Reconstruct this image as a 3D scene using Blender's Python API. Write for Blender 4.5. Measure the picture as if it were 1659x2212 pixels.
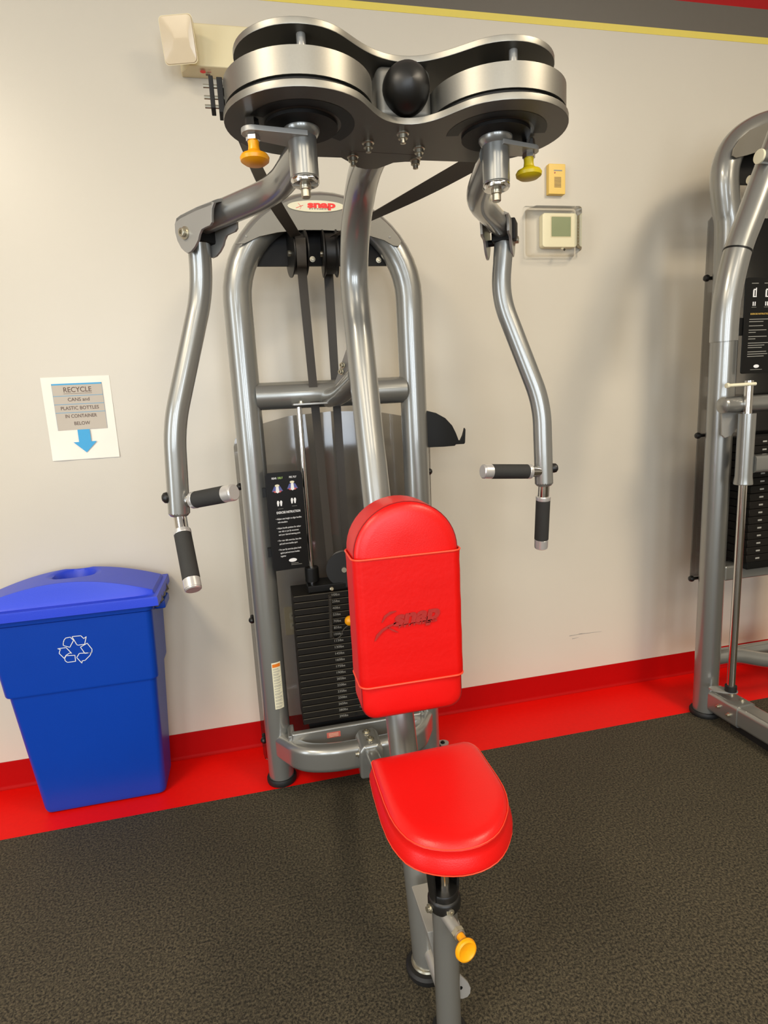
import bpy, bmesh, math, random
from mathutils import Vector, Matrix

for o in list(bpy.data.objects):
    bpy.data.objects.remove(o, do_unlink=True)
sc = bpy.context.scene
COL = sc.collection
random.seed(4)

# ------------------------------------------------------------------ camera
IW, IH = 1659, 2212
FPX = 1277.6
CAM = Vector((0.0, -2.2366, 1.3316))
AR = Vector((0.97397589, -0.22053303, -0.05230821))     # right
AU = Vector((0.0908896, 0.16861269, 0.98148298))        # up
AF = Vector((0.20762959, 0.96069503, -0.18426885))      # forward
cd = bpy.data.cameras.new('camera')
cd.sensor_fit = 'VERTICAL'
cd.sensor_height = 32.0
cd.lens = 32.0 * FPX / IH
cd.clip_start = 0.02
co = bpy.data.objects.new('camera', cd)
COL.objects.link(co)
co.matrix_world = Matrix(((AR.x, AU.x, -AF.x, CAM.x), (AR.y, AU.y, -AF.y, CAM.y),
                          (AR.z, AU.z, -AF.z, CAM.z), (0, 0, 0, 1)))
sc.camera = co

# ------------------------------------------------------------------ light and exposure
w = bpy.data.worlds.new('world')
sc.world = w
w.use_nodes = True
w.node_tree.nodes['Background'].inputs[0].default_value = (0.8, 0.88, 1.0, 1)
w.node_tree.nodes['Background'].inputs[1].default_value = 0.3

def area(name, loc, rot, sx, sy, power, col):
    l = bpy.data.lights.new(name, 'AREA')
    l.shape = 'RECTANGLE'
    l.size, l.size_y = sx, sy
    l.energy = power
    l.color = col
    o = bpy.data.objects.new(name, l)
    COL.objects.link(o)
    o.location = loc
    o.rotation_euler = rot
    return o

CEIL = 3.25
WARM = (1.0, 0.86, 0.66)
COOL = (0.78, 0.88, 1.0)
for lx, ly, pw_ in ((-1.8, -2.6, 76), (2.1, -2.6, 76), (0.15, -4.8, 34), (-1.8, -4.8, 34), (2.1, -4.8, 34)):
    area('ceiling_lamp', (lx, ly, CEIL - 0.02), (0, 0, 0), 0.6 if ly > -3 else 1.2, 1.2, pw_, WARM)
# daylight from the tall windows in the wall behind the camera and at the left end of the room
for lx in (-2.2, -0.6, 1.0):
    area('window_daylight', (lx, -6.44, 1.75), (math.radians(90), 0, 0), 0.9, 2.0, 52, COOL)
area('window_daylight_side', (-3.44, -3.0, 1.5), (math.radians(90), 0, math.radians(-90)), 1.3, 2.4, 55, COOL)

sc.view_settings.view_transform = 'Standard'
sc.view_settings.look = 'None'
sc.view_settings.gamma = 1.0
sc.view_settings.use_curve_mapping = False
sc.view_settings.exposure = 0.03

# ------------------------------------------------------------------ photo pixel -> place
def _ray(u, v):
    return AF + AR * ((u - IW / 2) / FPX) - AU * ((v - IH / 2) / FPX)
def P(u, v, y):                       # point of that pixel on the plane y = const (parallel to the wall)
    d = _ray(u, v)
    return CAM + d * ((y - CAM.y) / d.y)
def Z(u, v, z):                       # ... at height z
    d = _ray(u, v)
    return CAM + d * ((z - CAM.z) / d.z)
def PL(u, v, o, n):                   # ... on any plane
    d = _ray(u, v)
    return CAM + d * ((o - CAM).dot(n) / d.dot(n))
V = Vector
def AX(y):                            # centre line of the fly machine, a degree off square to the wall
    return 0.277 + (-0.25 - y) * 0.024

# ------------------------------------------------------------------ materials
def new_mat(name):
    m = bpy.data.materials.new(name)
    m.use_nodes = True
    return m, m.node_tree.nodes, m.node_tree.links, m.node_tree.nodes['Principled BSDF']
def lin(c):
    return tuple(((x / 255) / 12.92 if x / 255 <= 0.04045 else ((x / 255 + 0.055) / 1.055) ** 2.4) for x in c) + (1,)
def mat(name, col, rough=0.5, metal=0.0, spec=0.5, coat=0.0, noise=0.0, nscale=40, bump=0.0, bscale=200, alpha=1.0, trans=0.0):
    m, N, L, b = new_mat(name)
    c = lin(col)
    b.inputs['Base Color'].default_value = c
    b.inputs['Roughness'].default_value = rough
    b.inputs['Metallic'].default_value = metal
    b.inputs['Specular IOR Level'].default_value = spec
    b.inputs['Coat Weight'].default_value = coat
    b.inputs['Coat Roughness'].default_value = 0.10
    b.inputs['Alpha'].default_value = alpha
    b.inputs['Transmission Weight'].default_value = trans
    tc = N.new('ShaderNodeTexCoord')
    if noise:
        t = N.new('ShaderNodeTexNoise'); t.inputs['Scale'].default_value = nscale; t.inputs['Detail'].default_value = 4
        L.new(tc.outputs['Object'], t.inputs['Vector'])
        mx = N.new('ShaderNodeMixRGB'); mx.blend_type = 'MIX'
        mx.inputs[1].default_value = tuple(x * (1 - noise) for x in c[:3]) + (1,)
        mx.inputs[2].default_value = tuple(min(1, x * (1 + noise)) for x in c[:3]) + (1,)
        L.new(t.outputs['Fac'], mx.inputs[0]); L.new(mx.outputs[0], b.inputs['Base Color'])
    if bump:
        t2 = N.new('ShaderNodeTexNoise'); t2.inputs['Scale'].default_value = bscale; t2.inputs['Detail'].default_value = 3
        L.new(tc.outputs['Object'], t2.inputs['Vector'])
        bp = N.new('ShaderNodeBump'); bp.inputs['Strength'].default_value = bump; bp.inputs['Distance'].default_value = 0.002
        L.new(t2.outputs['Fac'], bp.inputs['Height']); L.new(bp.outputs['Normal'], b.inputs['Normal'])
    return m

M = {}
M['wall'] = mat('wall_paint', (207, 199, 182), 0.33, spec=0.5, noise=0.02, nscale=3, bump=0.06, bscale=260)
M['far_wall'] = mat('far_wall_paint', (190, 184, 172), 0.6, noise=0.02, nscale=3)
M['ceiling'] = mat('ceiling_white', (215, 212, 205), 0.8, noise=0.02)
M['yellow_band'] = mat('yellow_band_paint', (226, 205, 95), 0.45, noise=0.02)
M['grey_band'] = mat('grey_band_paint', (100, 94, 84), 0.45, noise=0.03)
M['red_band'] = mat('red_band_paint', (165, 8, 14), 0.4, noise=0.03)
M['red_floor'] = mat('red_vinyl', (226, 12, 4), 0.5, spec=0.2, noise=0.06, nscale=60, bump=0.1, bscale=300)
M['base_red'] = mat('red_cove_base', (172, 2, 2), 0.6, spec=0.12, noise=0.04, nscale=20)
M['frame'] = mat('grey_metallic_paint', (146, 146, 141), 0.32, metal=0.65, coat=1.0, noise=0.03, nscale=900)
M['plate_face'] = mat('dark_plate_face', (92, 90, 84), 0.42, metal=0.6, noise=0.04, nscale=700)  # head plate faces, darker than their bright edges
M['plate'] = mat('silver_metallic_paint', (162, 160, 154), 0.42, metal=0.45, coat=0.3, noise=0.04, nscale=700)
M['brushed'] = mat('brushed_aluminium', (152, 149, 140), 0.42, metal=0.85, noise=0.05, nscale=300)
M['chrome'] = mat('chrome', (215, 213, 210), 0.12, metal=1.0, noise=0.01)
M['alu'] = mat('satin_aluminium_cap', (205, 203, 200), 0.32, metal=0.6, noise=0.02)
M['zinc'] = mat('zinc_bolt', (190, 184, 165), 0.3, metal=0.9, noise=0.05)
M['black'] = mat('black_plastic', (12, 12, 11), 0.45, spec=0.3, noise=0.08)
M['black_gloss'] = mat('black_gloss_cap', (20, 19, 17), 0.42, noise=0.05)
M['black_steel'] = mat('black_steel', (16, 14, 12), 0.55, spec=0.3, noise=0.1)
M['weight'] = mat('black_weight_plate', (22, 19, 15), 0.55, spec=0.25, noise=0.15, nscale=60, bump=0.2, bscale=400)
M['weight_line'] = mat('pale_plate_edge', (96, 90, 76), 0.5, metal=0.3, noise=0.2)  # pale line along the upper front edge of each weight plate
M['grip'] = mat('black_foam_grip', (40, 40, 38), 0.75, noise=0.1, bump=0.4, bscale=900)
M['strap'] = mat('dark_drive_strap', (52, 46, 38), 0.55, noise=0.1, nscale=200)
M['red_pad'] = mat('red_vinyl_upholstery', (214, 14, 11), 0.36, spec=0.45, noise=0.03, nscale=12, bump=0.12, bscale=450)
M['red_sleeve'] = mat('red_vinyl_sleeve', (208, 8, 3), 0.45, spec=0.3, noise=0.05, nscale=14, bump=0.2, bscale=90)
M['piping'] = mat('orange_red_piping', (240, 70, 40), 0.4, noise=0.02)
M['seam'] = mat('dark_red_seam', (120, 8, 12), 0.6, noise=0.05)
M['faded'] = mat('faded_brown_print', (158, 26, 18), 0.6, noise=0.25, nscale=160)
M['yellow_knob'] = mat('yellow_knob_plastic', (240, 160, 10), 0.35, noise=0.03)
M['green_knob'] = mat('olive_yellow_knob_plastic', (205, 180, 12), 0.4, noise=0.03)
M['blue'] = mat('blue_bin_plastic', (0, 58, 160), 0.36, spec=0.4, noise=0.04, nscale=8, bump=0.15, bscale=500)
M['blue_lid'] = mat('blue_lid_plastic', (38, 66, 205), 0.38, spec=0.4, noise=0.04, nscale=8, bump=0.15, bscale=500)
M['bag'] = mat('dark_bin_bag', (70, 66, 56), 0.35, noise=0.4, nscale=40, bump=0.6, bscale=60)
M['white_print'] = mat('white_print', (232, 232, 232), 0.6, noise=0.02)
M['grey_print'] = mat('grey_print', (150, 148, 140), 0.6, noise=0.02)
M['paper'] = mat('white_paper', (244, 236, 222), 0.7, noise=0.02, nscale=15)
M['paper_grey'] = mat('grey_printed_box', (190, 180, 165), 0.7, noise=0.03, nscale=15)
M['paper_blue'] = mat('blue_print', (70, 165, 215), 0.7, noise=0.03)
M['paper_line'] = mat('pale_blue_line', (125, 165, 190), 0.7, noise=0.03)
M['brown_ink'] = mat('brown_ink', (100, 80, 70), 0.7, noise=0.03)
M['cream'] = mat('cream_plastic', (228, 214, 172), 0.4, noise=0.02)
M['lens'] = mat('lamp_lens', (204, 184, 148), 0.3, spec=0.6, coat=0.5, noise=0.04, nscale=30)
M['amber'] = mat('aged_yellow_plastic', (236, 196, 96), 0.4, noise=0.02)
M['ivory'] = mat('ivory_plastic', (244, 234, 196), 0.4, noise=0.02)
M['lcd'] = mat('lcd_screen', (150, 158, 118), 0.25, noise=0.08, nscale=20)
M['red_print'] = mat('red_print', (240, 50, 40), 0.5, noise=0.02)
M['orange_print'] = mat('orange_print', (222, 120, 30), 0.5, noise=0.02)
M['label'] = mat('cream_label', (226, 220, 190), 0.5, noise=0.03)
M['nameplate'] = mat('pink_nameplate', (190, 100, 88), 0.4, noise=0.05)
M['green_print'] = mat('green_print', (170, 205, 110), 0.6, noise=0.02)
M['muscle_blue'] = mat('blue_muscle_print', (84, 92, 150), 0.6, noise=0.1)
M['muscle_red'] = mat('red_muscle_print', (186, 90, 90), 0.6, noise=0.1)
M['rubber_foot'] = mat('black_rubber_foot', (18, 17, 16), 0.6, noise=0.05)
M['hood'] = mat('grey_hood_paint', (128, 124, 114), 0.45, metal=0.45, noise=0.03, nscale=500)

# smoked acrylic
m, N, L, b = new_mat('smoked_acrylic')
N.remove(b)
tr = N.new('ShaderNodeBsdfTransparent'); tr.inputs[0].default_value = (0.66, 0.66, 0.66, 1)
gl = N.new('ShaderNodeBsdfGlossy'); gl.inputs['Roughness'].default_value = 0.05; gl.inputs[0].default_value = (1, 1, 1, 1)
fr = N.new('ShaderNodeFresnel'); fr.inputs[0].default_value = 1.45
mx = N.new('ShaderNodeMixShader')
L.new(fr.outputs[0], mx.inputs[0]); L.new(tr.outputs[0], mx.inputs[1]); L.new(gl.outputs[0], mx.inputs[2])
L.new(mx.outputs[0], N['Material Output'].inputs[0])
M['smoke'] = m
# clear acrylic
m, N, L, b = new_mat('clear_acrylic')
N.remove(b)
tr = N.new('ShaderNodeBsdfTransparent'); tr.inputs[0].default_value = (0.975, 0.975, 0.97, 1)
gl = N.new('ShaderNodeBsdfGlossy'); gl.inputs['Roughness'].default_value = 0.06
fr = N.new('ShaderNodeFresnel'); fr.inputs[0].default_value = 1.25
mx = N.new('ShaderNodeMixShader')
L.new(fr.outputs[0], mx.inputs[0]); L.new(tr.outputs[0], mx.inputs[1]); L.new(gl.outputs[0], mx.inputs[2])
L.new(mx.outputs[0], N['Material Output'].inputs[0])
M['clear'] = m
# speckled rubber floor
m, N, L, b = new_mat('speckled_rubber')
tc = N.new('ShaderNodeTexCoord')
t1 = N.new('ShaderNodeTexNoise'); t1.inputs['Scale'].default_value = 165; t1.inputs['Detail'].default_value = 7; t1.inputs['Roughness'].default_value = 0.75
L.new(tc.outputs['Object'], t1.inputs['Vector'])
r1 = N.new('ShaderNodeValToRGB')
r1.color_ramp.elements[0].position = 0.42; r1.color_ramp.elements[0].color = lin((26, 24, 17))
r1.color_ramp.elements[1].position = 0.62; r1.color_ramp.elements[1].color = lin((92, 84, 66))
L.new(t1.outputs['Fac'], r1.inputs[0])
t3 = N.new('ShaderNodeTexNoise'); t3.inputs['Scale'].default_value = 7; t3.inputs['Detail'].default_value = 3
L.new(tc.outputs['Object'], t3.inputs['Vector'])
mr = N.new('ShaderNodeMapRange'); mr.inputs[3].default_value = 0.88; mr.inputs[4].default_value = 1.12
L.new(t3.outputs['Fac'], mr.inputs[0])
mm = N.new('ShaderNodeMixRGB'); mm.blend_type = 'MULTIPLY'; mm.inputs[0].default_value = 1
L.new(r1.outputs[0], mm.inputs[1]); L.new(mr.outputs[0], mm.inputs[2])
L.new(mm.outputs[0], b.inputs['Base Color'])
b.inputs['Roughness'].default_value = 0.72; b.inputs['Specular IOR Level'].default_value = 0.3
bp = N.new('ShaderNodeBump'); bp.inputs['Strength'].default_value = 0.5; bp.inputs['Distance'].default_value = 0.002
L.new(t1.outputs['Fac'], bp.inputs['Height']); L.new(bp.outputs['Normal'], b.inputs['Normal'])
M['rubber'] = m

# ------------------------------------------------------------------ mesh helpers
def spline(pts, n=10):
    pts = [V(p) for p in pts]
    q = [pts[0] * 2 - pts[1]] + pts + [pts[-1] * 2 - pts[-2]]
    out = []
    for i in range(1, len(q) - 2):
        a, b_, c, d = q[i - 1], q[i], q[i + 1], q[i + 2]
        for k in range(n):
            t = k / n
            out.append(0.5 * ((2 * b_) + (c - a) * t + (2 * a - 5 * b_ + 4 * c - d) * t * t + (3 * b_ - a - 3 * c + d) * t ** 3))
    out.append(pts[-1])
    return out

def fil(pts, r, n=10):
    pts = [V(p) for p in pts]
    out = [pts[0]]
    for i in range(1, len(pts) - 1):
        p, a, c = pts[i], pts[i - 1] - pts[i], pts[i + 1] - pts[i]
        rr = r[i - 1] if isinstance(r, (list, tuple)) else r
        d = min(rr, a.length * 0.48, c.length * 0.48)
        s, e = p + a.normalized() * d, p + c.normalized() * d
        for k in range(n + 1):
            t = k / n
            out.append(s * (1 - t) ** 2 + p * 2 * t * (1 - t) + e * t * t)
    out.append(pts[-1])
    return out

def basis(axis):
    a = V(axis).normalized()
    u = a.orthogonal().normalized()
    return u, a.cross(u).normalized(), a

class MB:
    def __init__(s):
        s.v, s.f = [], []
    def add(s, vs, fs):
        o = len(s.v)
        s.v += [V(x) for x in vs]
        s.f += [[i + o for i in f] for f in fs]
        return s
    def tube(s, path, r, n=20, caps=True, sec=None):
        path = [V(p) for p in path]
        m_ = len(path)
        rs = r if isinstance(r, (list, tuple)) else [r] * m_
        t = [(path[min(i + 1, m_ - 1)] - path[max(i - 1, 0)]).normalized() for i in range(m_)]
        u = t[0].orthogonal().normalized()
        if abs(t[0].z) < 0.9:
            u = (V((0, 0, 1)) - t[0] * t[0].z).normalized()
        vs, fs = [], []
        for i in range(m_):
            u = (u - t[i] * u.dot(t[i])).normalized()
            w_ = t[i].cross(u)
            if sec:
                k_ = len(sec)
                for (a, b_) in sec:
                    vs.append(path[i] + w_ * a + u * b_)
            else:
                k_ = n
                for j in range(n):
                    a = 2 * math.pi * j / n
                    vs.append(path[i] + (u * math.cos(a) + w_ * math.sin(a)) * rs[i])
        for i in range(m_ - 1):
            for j in range(k_):
                fs.append([i * k_ + j, i * k_ + (j + 1) % k_, (i + 1) * k_ + (j + 1) % k_, (i + 1) * k_ + j])
        if caps:
            fs.append(list(range(k_))[::-1]); fs.append([(m_ - 1) * k_ + j for j in range(k_)])
        return s.add(vs, fs)
    def cyl(s, a, b_, r, n=20, r2=None):
        return s.tube([a, b_], [r, r if r2 is None else r2], n)
    def lathe(s, o, axis, prof, n=28):
        u, w_, a = basis(axis)
        vs, fs = [], []
        k_ = len(prof)
        for j in range(n):
            an = 2 * math.pi * j / n
            d = u * math.cos(an) + w_ * math.sin(an)
            for (r, h) in prof:
                vs.append(V(o) + d * r + a * h)
        for j in range(n):
            for i in range(k_ - 1):
                fs.append([j * k_ + i, ((j + 1) % n) * k_ + i, ((j + 1) % n) * k_ + i + 1, j * k_ + i + 1])
        if prof[0][0] > 1e-5: fs.append([j * k_ for j in range(n)][::-1])
        if prof[-1][0] > 1e-5: fs.append([j * k_ + k_ - 1 for j in range(n)])
        return s.add(vs, fs)
    def prism(s, pts, vec):
        pts = [V(p) for p in pts]
        n = len(pts); vec = V(vec)
        vs = pts + [p + vec for p in pts]
        fs = [list(range(n))[::-1], [n + i for i in range(n)]]
        fs += [[i, (i + 1) % n, n + (i + 1) % n, n + i] for i in range(n)]
        return s.add(vs, fs)
    def box(s, c, sx, sy, sz, ax=None):
        ex, ey, ez = ax or (V((1, 0, 0)), V((0, 1, 0)), V((0, 0, 1)))
        c = V(c)
        q = [c - ex * sx / 2 - ey * sy / 2 - ez * sz / 2, c + ex * sx / 2 - ey * sy / 2 - ez * sz / 2,
             c + ex * sx / 2 + ey * sy / 2 - ez * sz / 2, c - ex * sx / 2 + ey * sy / 2 - ez * sz / 2]
        return s.prism(q, ez * sz)
    def loft(s, loops, cap=True):
        k_ = len(loops[0]); o = []
        fs = []
        for lp in loops: o += [V(p) for p in lp]
        for i in range(len(loops) - 1):
            for j in range(k_):
                fs.append([i * k_ + j, i * k_ + (j + 1) % k_, (i + 1) * k_ + (j + 1) % k_, (i + 1) * k_ + j])
        if cap:
            fs.append(list(range(k_))[::-1]); fs.append([(len(loops) - 1) * k_ + j for j in range(k_)])
        return s.add(o, fs)
    def strip(s, left, right):
        n = len(left)
        return s.add(list(left) + list(right), [[i, i + 1, n + i + 1, n + i] for i in range(n - 1)])
    def build(s, name, m_, parent=None, bev=0.0, ang=35, seg=2, rim=None):
        off = V((0, 0, 0))
        p = parent
        while p is not None:
            off += p.location; p = p.parent
        me = bpy.data.meshes.new(name)
        bm = bmesh.new()
        vv = [bm.verts.new(x - off) for x in s.v]
        for f in s.f:
            try: bm.faces.new([vv[i] for i in f])
            except ValueError: pass
        bmesh.ops.recalc_face_normals(bm, faces=bm.faces)
        if bev:
            es = [e for e in bm.edges if len(e.link_faces) == 2 and e.calc_face_angle(0) > math.radians(ang)]
            bmesh.ops.bevel(bm, geom=es, offset=bev, segments=seg, affect='EDGES', profile=0.5, clamp_overlap=True)
        for f in bm.faces: f.smooth = True
        bm.to_mesh(me); bm.free()
        me.set_sharp_from_angle(angle=math.radians(38))
        me.materials.append(M[m_])
        if rim:
            me.materials.append(M[rim])
            for f in me.polygons:
                if abs(f.normal.z) < 0.75: f.material_index = 1
        o = bpy.data.objects.new(name, me)
        COL.objects.link(o)
        if parent: o.parent = parent
        wn = o.modifiers.new('weighted', 'WEIGHTED_NORMAL')
        wn.keep_sharp = True
        return o

def thing(name, label, cat, loc=(0, 0, 0)):
    o = bpy.data.objects.new(name, None)
    COL.objects.link(o)
    o.empty_display_size = 0.1
    o.location = loc
    o['label'] = label; o['category'] = cat
    return o
def struct(o):
    o['kind'] = 'structure'
    return o

def text(name, body, m_, parent, origin, ex, ey, size, align='CENTER', bold=0.0, lift=0.0, width=None, space=1.0):
    cu = bpy.data.curves.new('t', 'FONT')
    cu.body = body; cu.size = 1.0; cu.align_x = align; cu.align_y = 'CENTER'; cu.offset = bold; cu.resolution_u = 3
    cu.space_line = space
    o = bpy.data.objects.new('t', cu)
    COL.objects.link(o)
    bpy.context.view_layer.update()
    me = bpy.data.meshes.new_from_object(o.evaluated_get(bpy.context.evaluated_depsgraph_get()))
    bpy.data.objects.remove(o); bpy.data.curves.remove(cu)
    ex, ey = V(ex).normalized(), V(ey).normalized()
    nz = ex.cross(ey)
    off = V((0, 0, 0)); p = parent
    while p is not None:
        off += p.location; p = p.parent
    sx = size
    if width:
        xs = [v.co.x for v in me.vertices]
        sx = width / (max(xs) - min(xs))
    for v in me.vertices:
        v.co = V(origin) + ex * (v.co.x * sx) + ey * (v.co.y * size) + nz * lift - off
    me.name = name
    me.materials.append(M[m_])
    ob = bpy.data.objects.new(name, me)
    COL.objects.link(ob)
    ob.parent = parent
    return ob

def rrect(c, ex, ey, w_, h, r, n=5):
    out = []
    for (sx, sy, a0) in ((1, 1, 0), (-1, 1, 90), (-1, -1, 180), (1, -1, 270)):
        for k in range(n + 1):
            a = math.radians(a0 + 90 * k / n)
            out.append(V(c) + V(ex) * (sx * (w_ / 2 - r) + r * math.cos(a)) + V(ey) * (sy * (h / 2 - r) + r * math.sin(a)))
    return out
def ellipse(c, ex, ey, a_, b_, n=32):
    return [V(c) + V(ex) * (a_ * math.cos(2 * math.pi * k / n)) + V(ey) * (b_ * math.sin(2 * math.pi * k / n)) for k in range(n)]
EX, EY, EZ = V((1, 0, 0)), V((0, 1, 0)), V((0, 0, 1))

def bolt(parent, p, n, r=0.008, h=0.008, m_='zinc', name='bolt'):
    """round-topped socket screw standing on p along n"""
    b_ = MB()
    b_.lathe(p, n, [(r * 1.5, 0), (r * 1.5, h * 0.25), (r, h * 0.3), (r, h * 0.95), (r * 0.85, h), (r * 0.45, h), (r * 0.4, h * 0.55), (0, h * 0.55)], 14)
    return b_.build(name, m_, parent)

# ================================================================== THE ROOM
X0, X1, YF = -3.5, 5.5, -6.5
struct(MB().box(((X0 + X1) / 2, 0.05, CEIL / 2), X1 - X0, 0.1, CEIL).build('wall_back', 'wall'))
struct(MB().box((X0 - 0.05, YF / 2, CEIL / 2), 0.1, -YF, CEIL).build('wall_left', 'far_wall'))
struct(MB().box((X1 + 0.05, YF / 2, CEIL / 2), 0.1, -YF, CEIL).build('wall_right', 'far_wall'))
struct(MB().box(((X0 + X1) / 2, YF - 0.05, CEIL / 2), X1 - X0, 0.1, CEIL).build('wall_front', 'far_wall'))
struct(MB().box(((X0 + X1) / 2, YF / 2, CEIL + 0.05), X1 - X0, -YF, 0.1).build('ceiling', 'ceiling'))
struct(MB().box(((X0 + X1) / 2, (YF - 0.3013) / 2, -0.05), X1 - X0, -YF - 0.3013, 0.1).build('floor', 'rubber'))
struct(MB().box(((X0 + X1) / 2, -0.15065, -0.0505), X1 - X0, 0.3013, 0.1).build('floor_red_strip', 'red_floor'))
prof = [(0, 0.0), (-0.014, 0.0), (-0.0075, 0.004), (-0.0045, 0.012), (-0.0035, 0.1), (-0.002, 0.104), (0, 0.104)]
struct(MB().prism([V((X0, y, z)) for (y, z) in prof], (X1 - X0, 0, 0)).build('baseboard_back', 'base_red'))
for k, (z0, z1, mm_) in enumerate(((2.643, 2.666, 'yellow_band'), (2.666, 2.7635, 'grey_band'), (2.7635, 3.1, 'red_band'))):
    struct(MB().box(((X0 + X1) / 2, -0.0005, (z0 + z1) / 2), X1 - X0, 0.001, z1 - z0).build('trim_%d' % (k + 1), mm_))
# faint scuff marks on the wall
sm = MB()
for (a, b_) in (((1230, 1374), (1262, 1368)), ((1250, 1370), (1300, 1364)), ((1236, 1380), (1250, 1377))):
    p, q = P(*a, -0.0004), P(*b_, -0.0004)
    sm.strip([p + EZ * 0.0016, q + EZ * 0.0004], [p - EZ * 0.0016, q - EZ * 0.0004])
sm.build('scuff_mark', 'grey_print', bpy.data.objects['wall_back'])

# ================================================================== FLY MACHINE
fm = thing('pec_fly_machine', 'grey pec fly machine with red seat and back pad beside the blue bin', 'exercise machine', (0.285, -0.7, 0))
PY = -0.25            # plane of the two uprights
XL, XR = -0.002, 0.553
XM = (XL + XR) / 2
RT = 0.0445
# --- upright arch
rad = (XR - XL) / 2
arch = [V((XL, PY, 0.012)), V((XL, PY, 0.8)), V((XL, PY, 1.66))]
for k in range(1, 24):
    a = math.pi - math.pi * k / 24
    arch.append(V((XM + rad * math.cos(a), PY, 1.66 + rad * math.sin(a))))
arch += [V((XR, PY, 1.66)), V((XR, PY, 0.8)), V((XR, PY, 0.012))]
uf = MB().tube(arch, RT, 28).build('upright_frame', 'frame', fm)
for x in (XL, XR):
    MB().lathe((x, PY, 0), EZ, [(0.051, 0), (0.053, 0.006), (0.053, 0.016), (0.05, 0.022), (0.0455, 0.022)], 32).build('foot_pad', 'rubber_foot', uf)
# --- upper crossbar, welded rod plate
cb = MB().tube([V((XL + 0.03, PY, 1.366)), V((XR - 0.03, PY, 1.366))], 0.044, 24).build('crossbar', 'frame', fm)
MB().box((0.213, PY - 0.065, 1.335), 0.15, 0.06, 0.006).build('rod_plate', 'plate', cb, bev=0.001)
bolt(cb, V((0.165, PY - 0.075, 1.338)), EZ, 0.007, 0.008)
# --- main column (C-curve) with domed cap
cp = [(-1.088, 0.012), (-1.040, 0.22), (-0.952, 0.504), (-0.811, 1.106), (-0.768, 1.281), (-0.724, 1.479), (-0.702, 1.58), (-0.706, 1.66), (-0.758, 1.748), (-0.85, 1.812), (-0.97, 1.832), (-1.17, 1.833)]
path = spline([V((AX(y), y, z)) for (y, z) in cp], 8)
mc = MB().tube(path, 0.0352, 28).build('main_column', 'frame', fm)
MB().lathe((AX(-1.18) + 0.003, -1.180, 1.836), -EY, [(0.037, -0.06), (0.039, 0.0), (0.039, 0.008), (0.0375, 0.018), (0.033, 0.029), (0.024, 0.038), (0.012, 0.0435), (0, 0.045)], 32).build('end_cap', 'black_gloss', mc)
MB().lathe((AX(-1.1) - 0.002, -1.088, 0), EZ, [(0.049, 0), (0.051, 0.005), (0.051, 0.014), (0.046, 0.02), (0.0355, 0.02)], 32).build('foot_pad', 'rubber_foot', mc)
# weld ring at the foot
MB().lathe((AX(-1.1) - 0.001, -1.0875, 0.0205), EZ, [(0.0385, 0), (0.0395, 0.003), (0.0375, 0.007), (0.034, 0.007)], 28).build('weld_ring', 'zinc', mc)
# --- link from the crossbar to the column
lk = MB().tube(fil([V((0.262, PY - 0.02, 1.35)), V((0.275, -0.42, 1.355)), V((AX(-0.62), -0.70, 1.40))], 0.12), 0.03, 20)
lo = lk.build('crossbar_link', 'frame', fm)
g = MB()
g.prism([P(722, 829, -0.47), P(747, 758, -0.66), P(764, 720, -0.70), P(770, 760, -0.70), P(752, 832, -0.56)], (0.006, 0.012, 0))
g.build('gusset_plate', 'plate', lo, bev=0.001)
bolt(lo, P(741, 789, -0.600), V((-0.8, -0.6, 0)), 0.006, 0.009); bolt(lo, P(738, 803, -0.570), V((-0.8, -0.6, 0)), 0.006, 0.009)

# --- head: two figure-eight plates, cam drums
HY = -1.165
SHX = (0.127, 0.469)
def eight(z, r, waist, back_r):
    """outline: lobes round the two shafts, straight back edge, waist towards the front"""
    cl, cr = V((SHX[0], HY, z)), V((SHX[1], HY, z))
    pts = []
    mid = (SHX[0] + SHX[1]) / 2
    aj = math.radians(-52)
    # left lobe: from the back (90 deg) counter-clockwise to the front inner side (-52 deg)
    for k in range(33):
        a = math.radians(90) + (math.radians(360) + aj - math.radians(90)) * k / 32
        pts.append(cl + V((math.cos(a) * r, math.sin(a) * r, 0)))
    p0 = pts[-1]
    d0 = V((-math.sin(aj), math.cos(aj), 0))
    p2 = V((mid, waist, z))
    for k in range(1, 13):
        t = k / 12
        c1 = p0 + d0 * 0.035; c2 = p2 - V((0.05, 0, 0))
        pts.append(p0 * (1 - t) ** 3 + c1 * 3 * t * (1 - t) ** 2 + c2 * 3 * t * t * (1 - t) + p2 * t ** 3)
    half = pts[:]
    mir = [V((2 * mid - p.x, p.y, p.z)) for p in half[:-1]][::-1]
    return half + mir
MIDX = (SHX[0] + SHX[1]) / 2
wb = Z(905, 262, 1.789).y
ht = Z(905, 128, 1.882).y
hb = MB().prism(eight(1.783, 0.1235, wb, 0.12), (0, 0, 0.011)).build('head_plate', 'plate_face', fm, bev=0.0012, ang=50, rim='brushed')
tp = MB().prism(eight(1.876, 0.1, ht, 0.1), (0, 0, 0.010)).build('head_plate', 'plate_face', fm, bev=0.0012, ang=50, rim='brushed')
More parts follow.
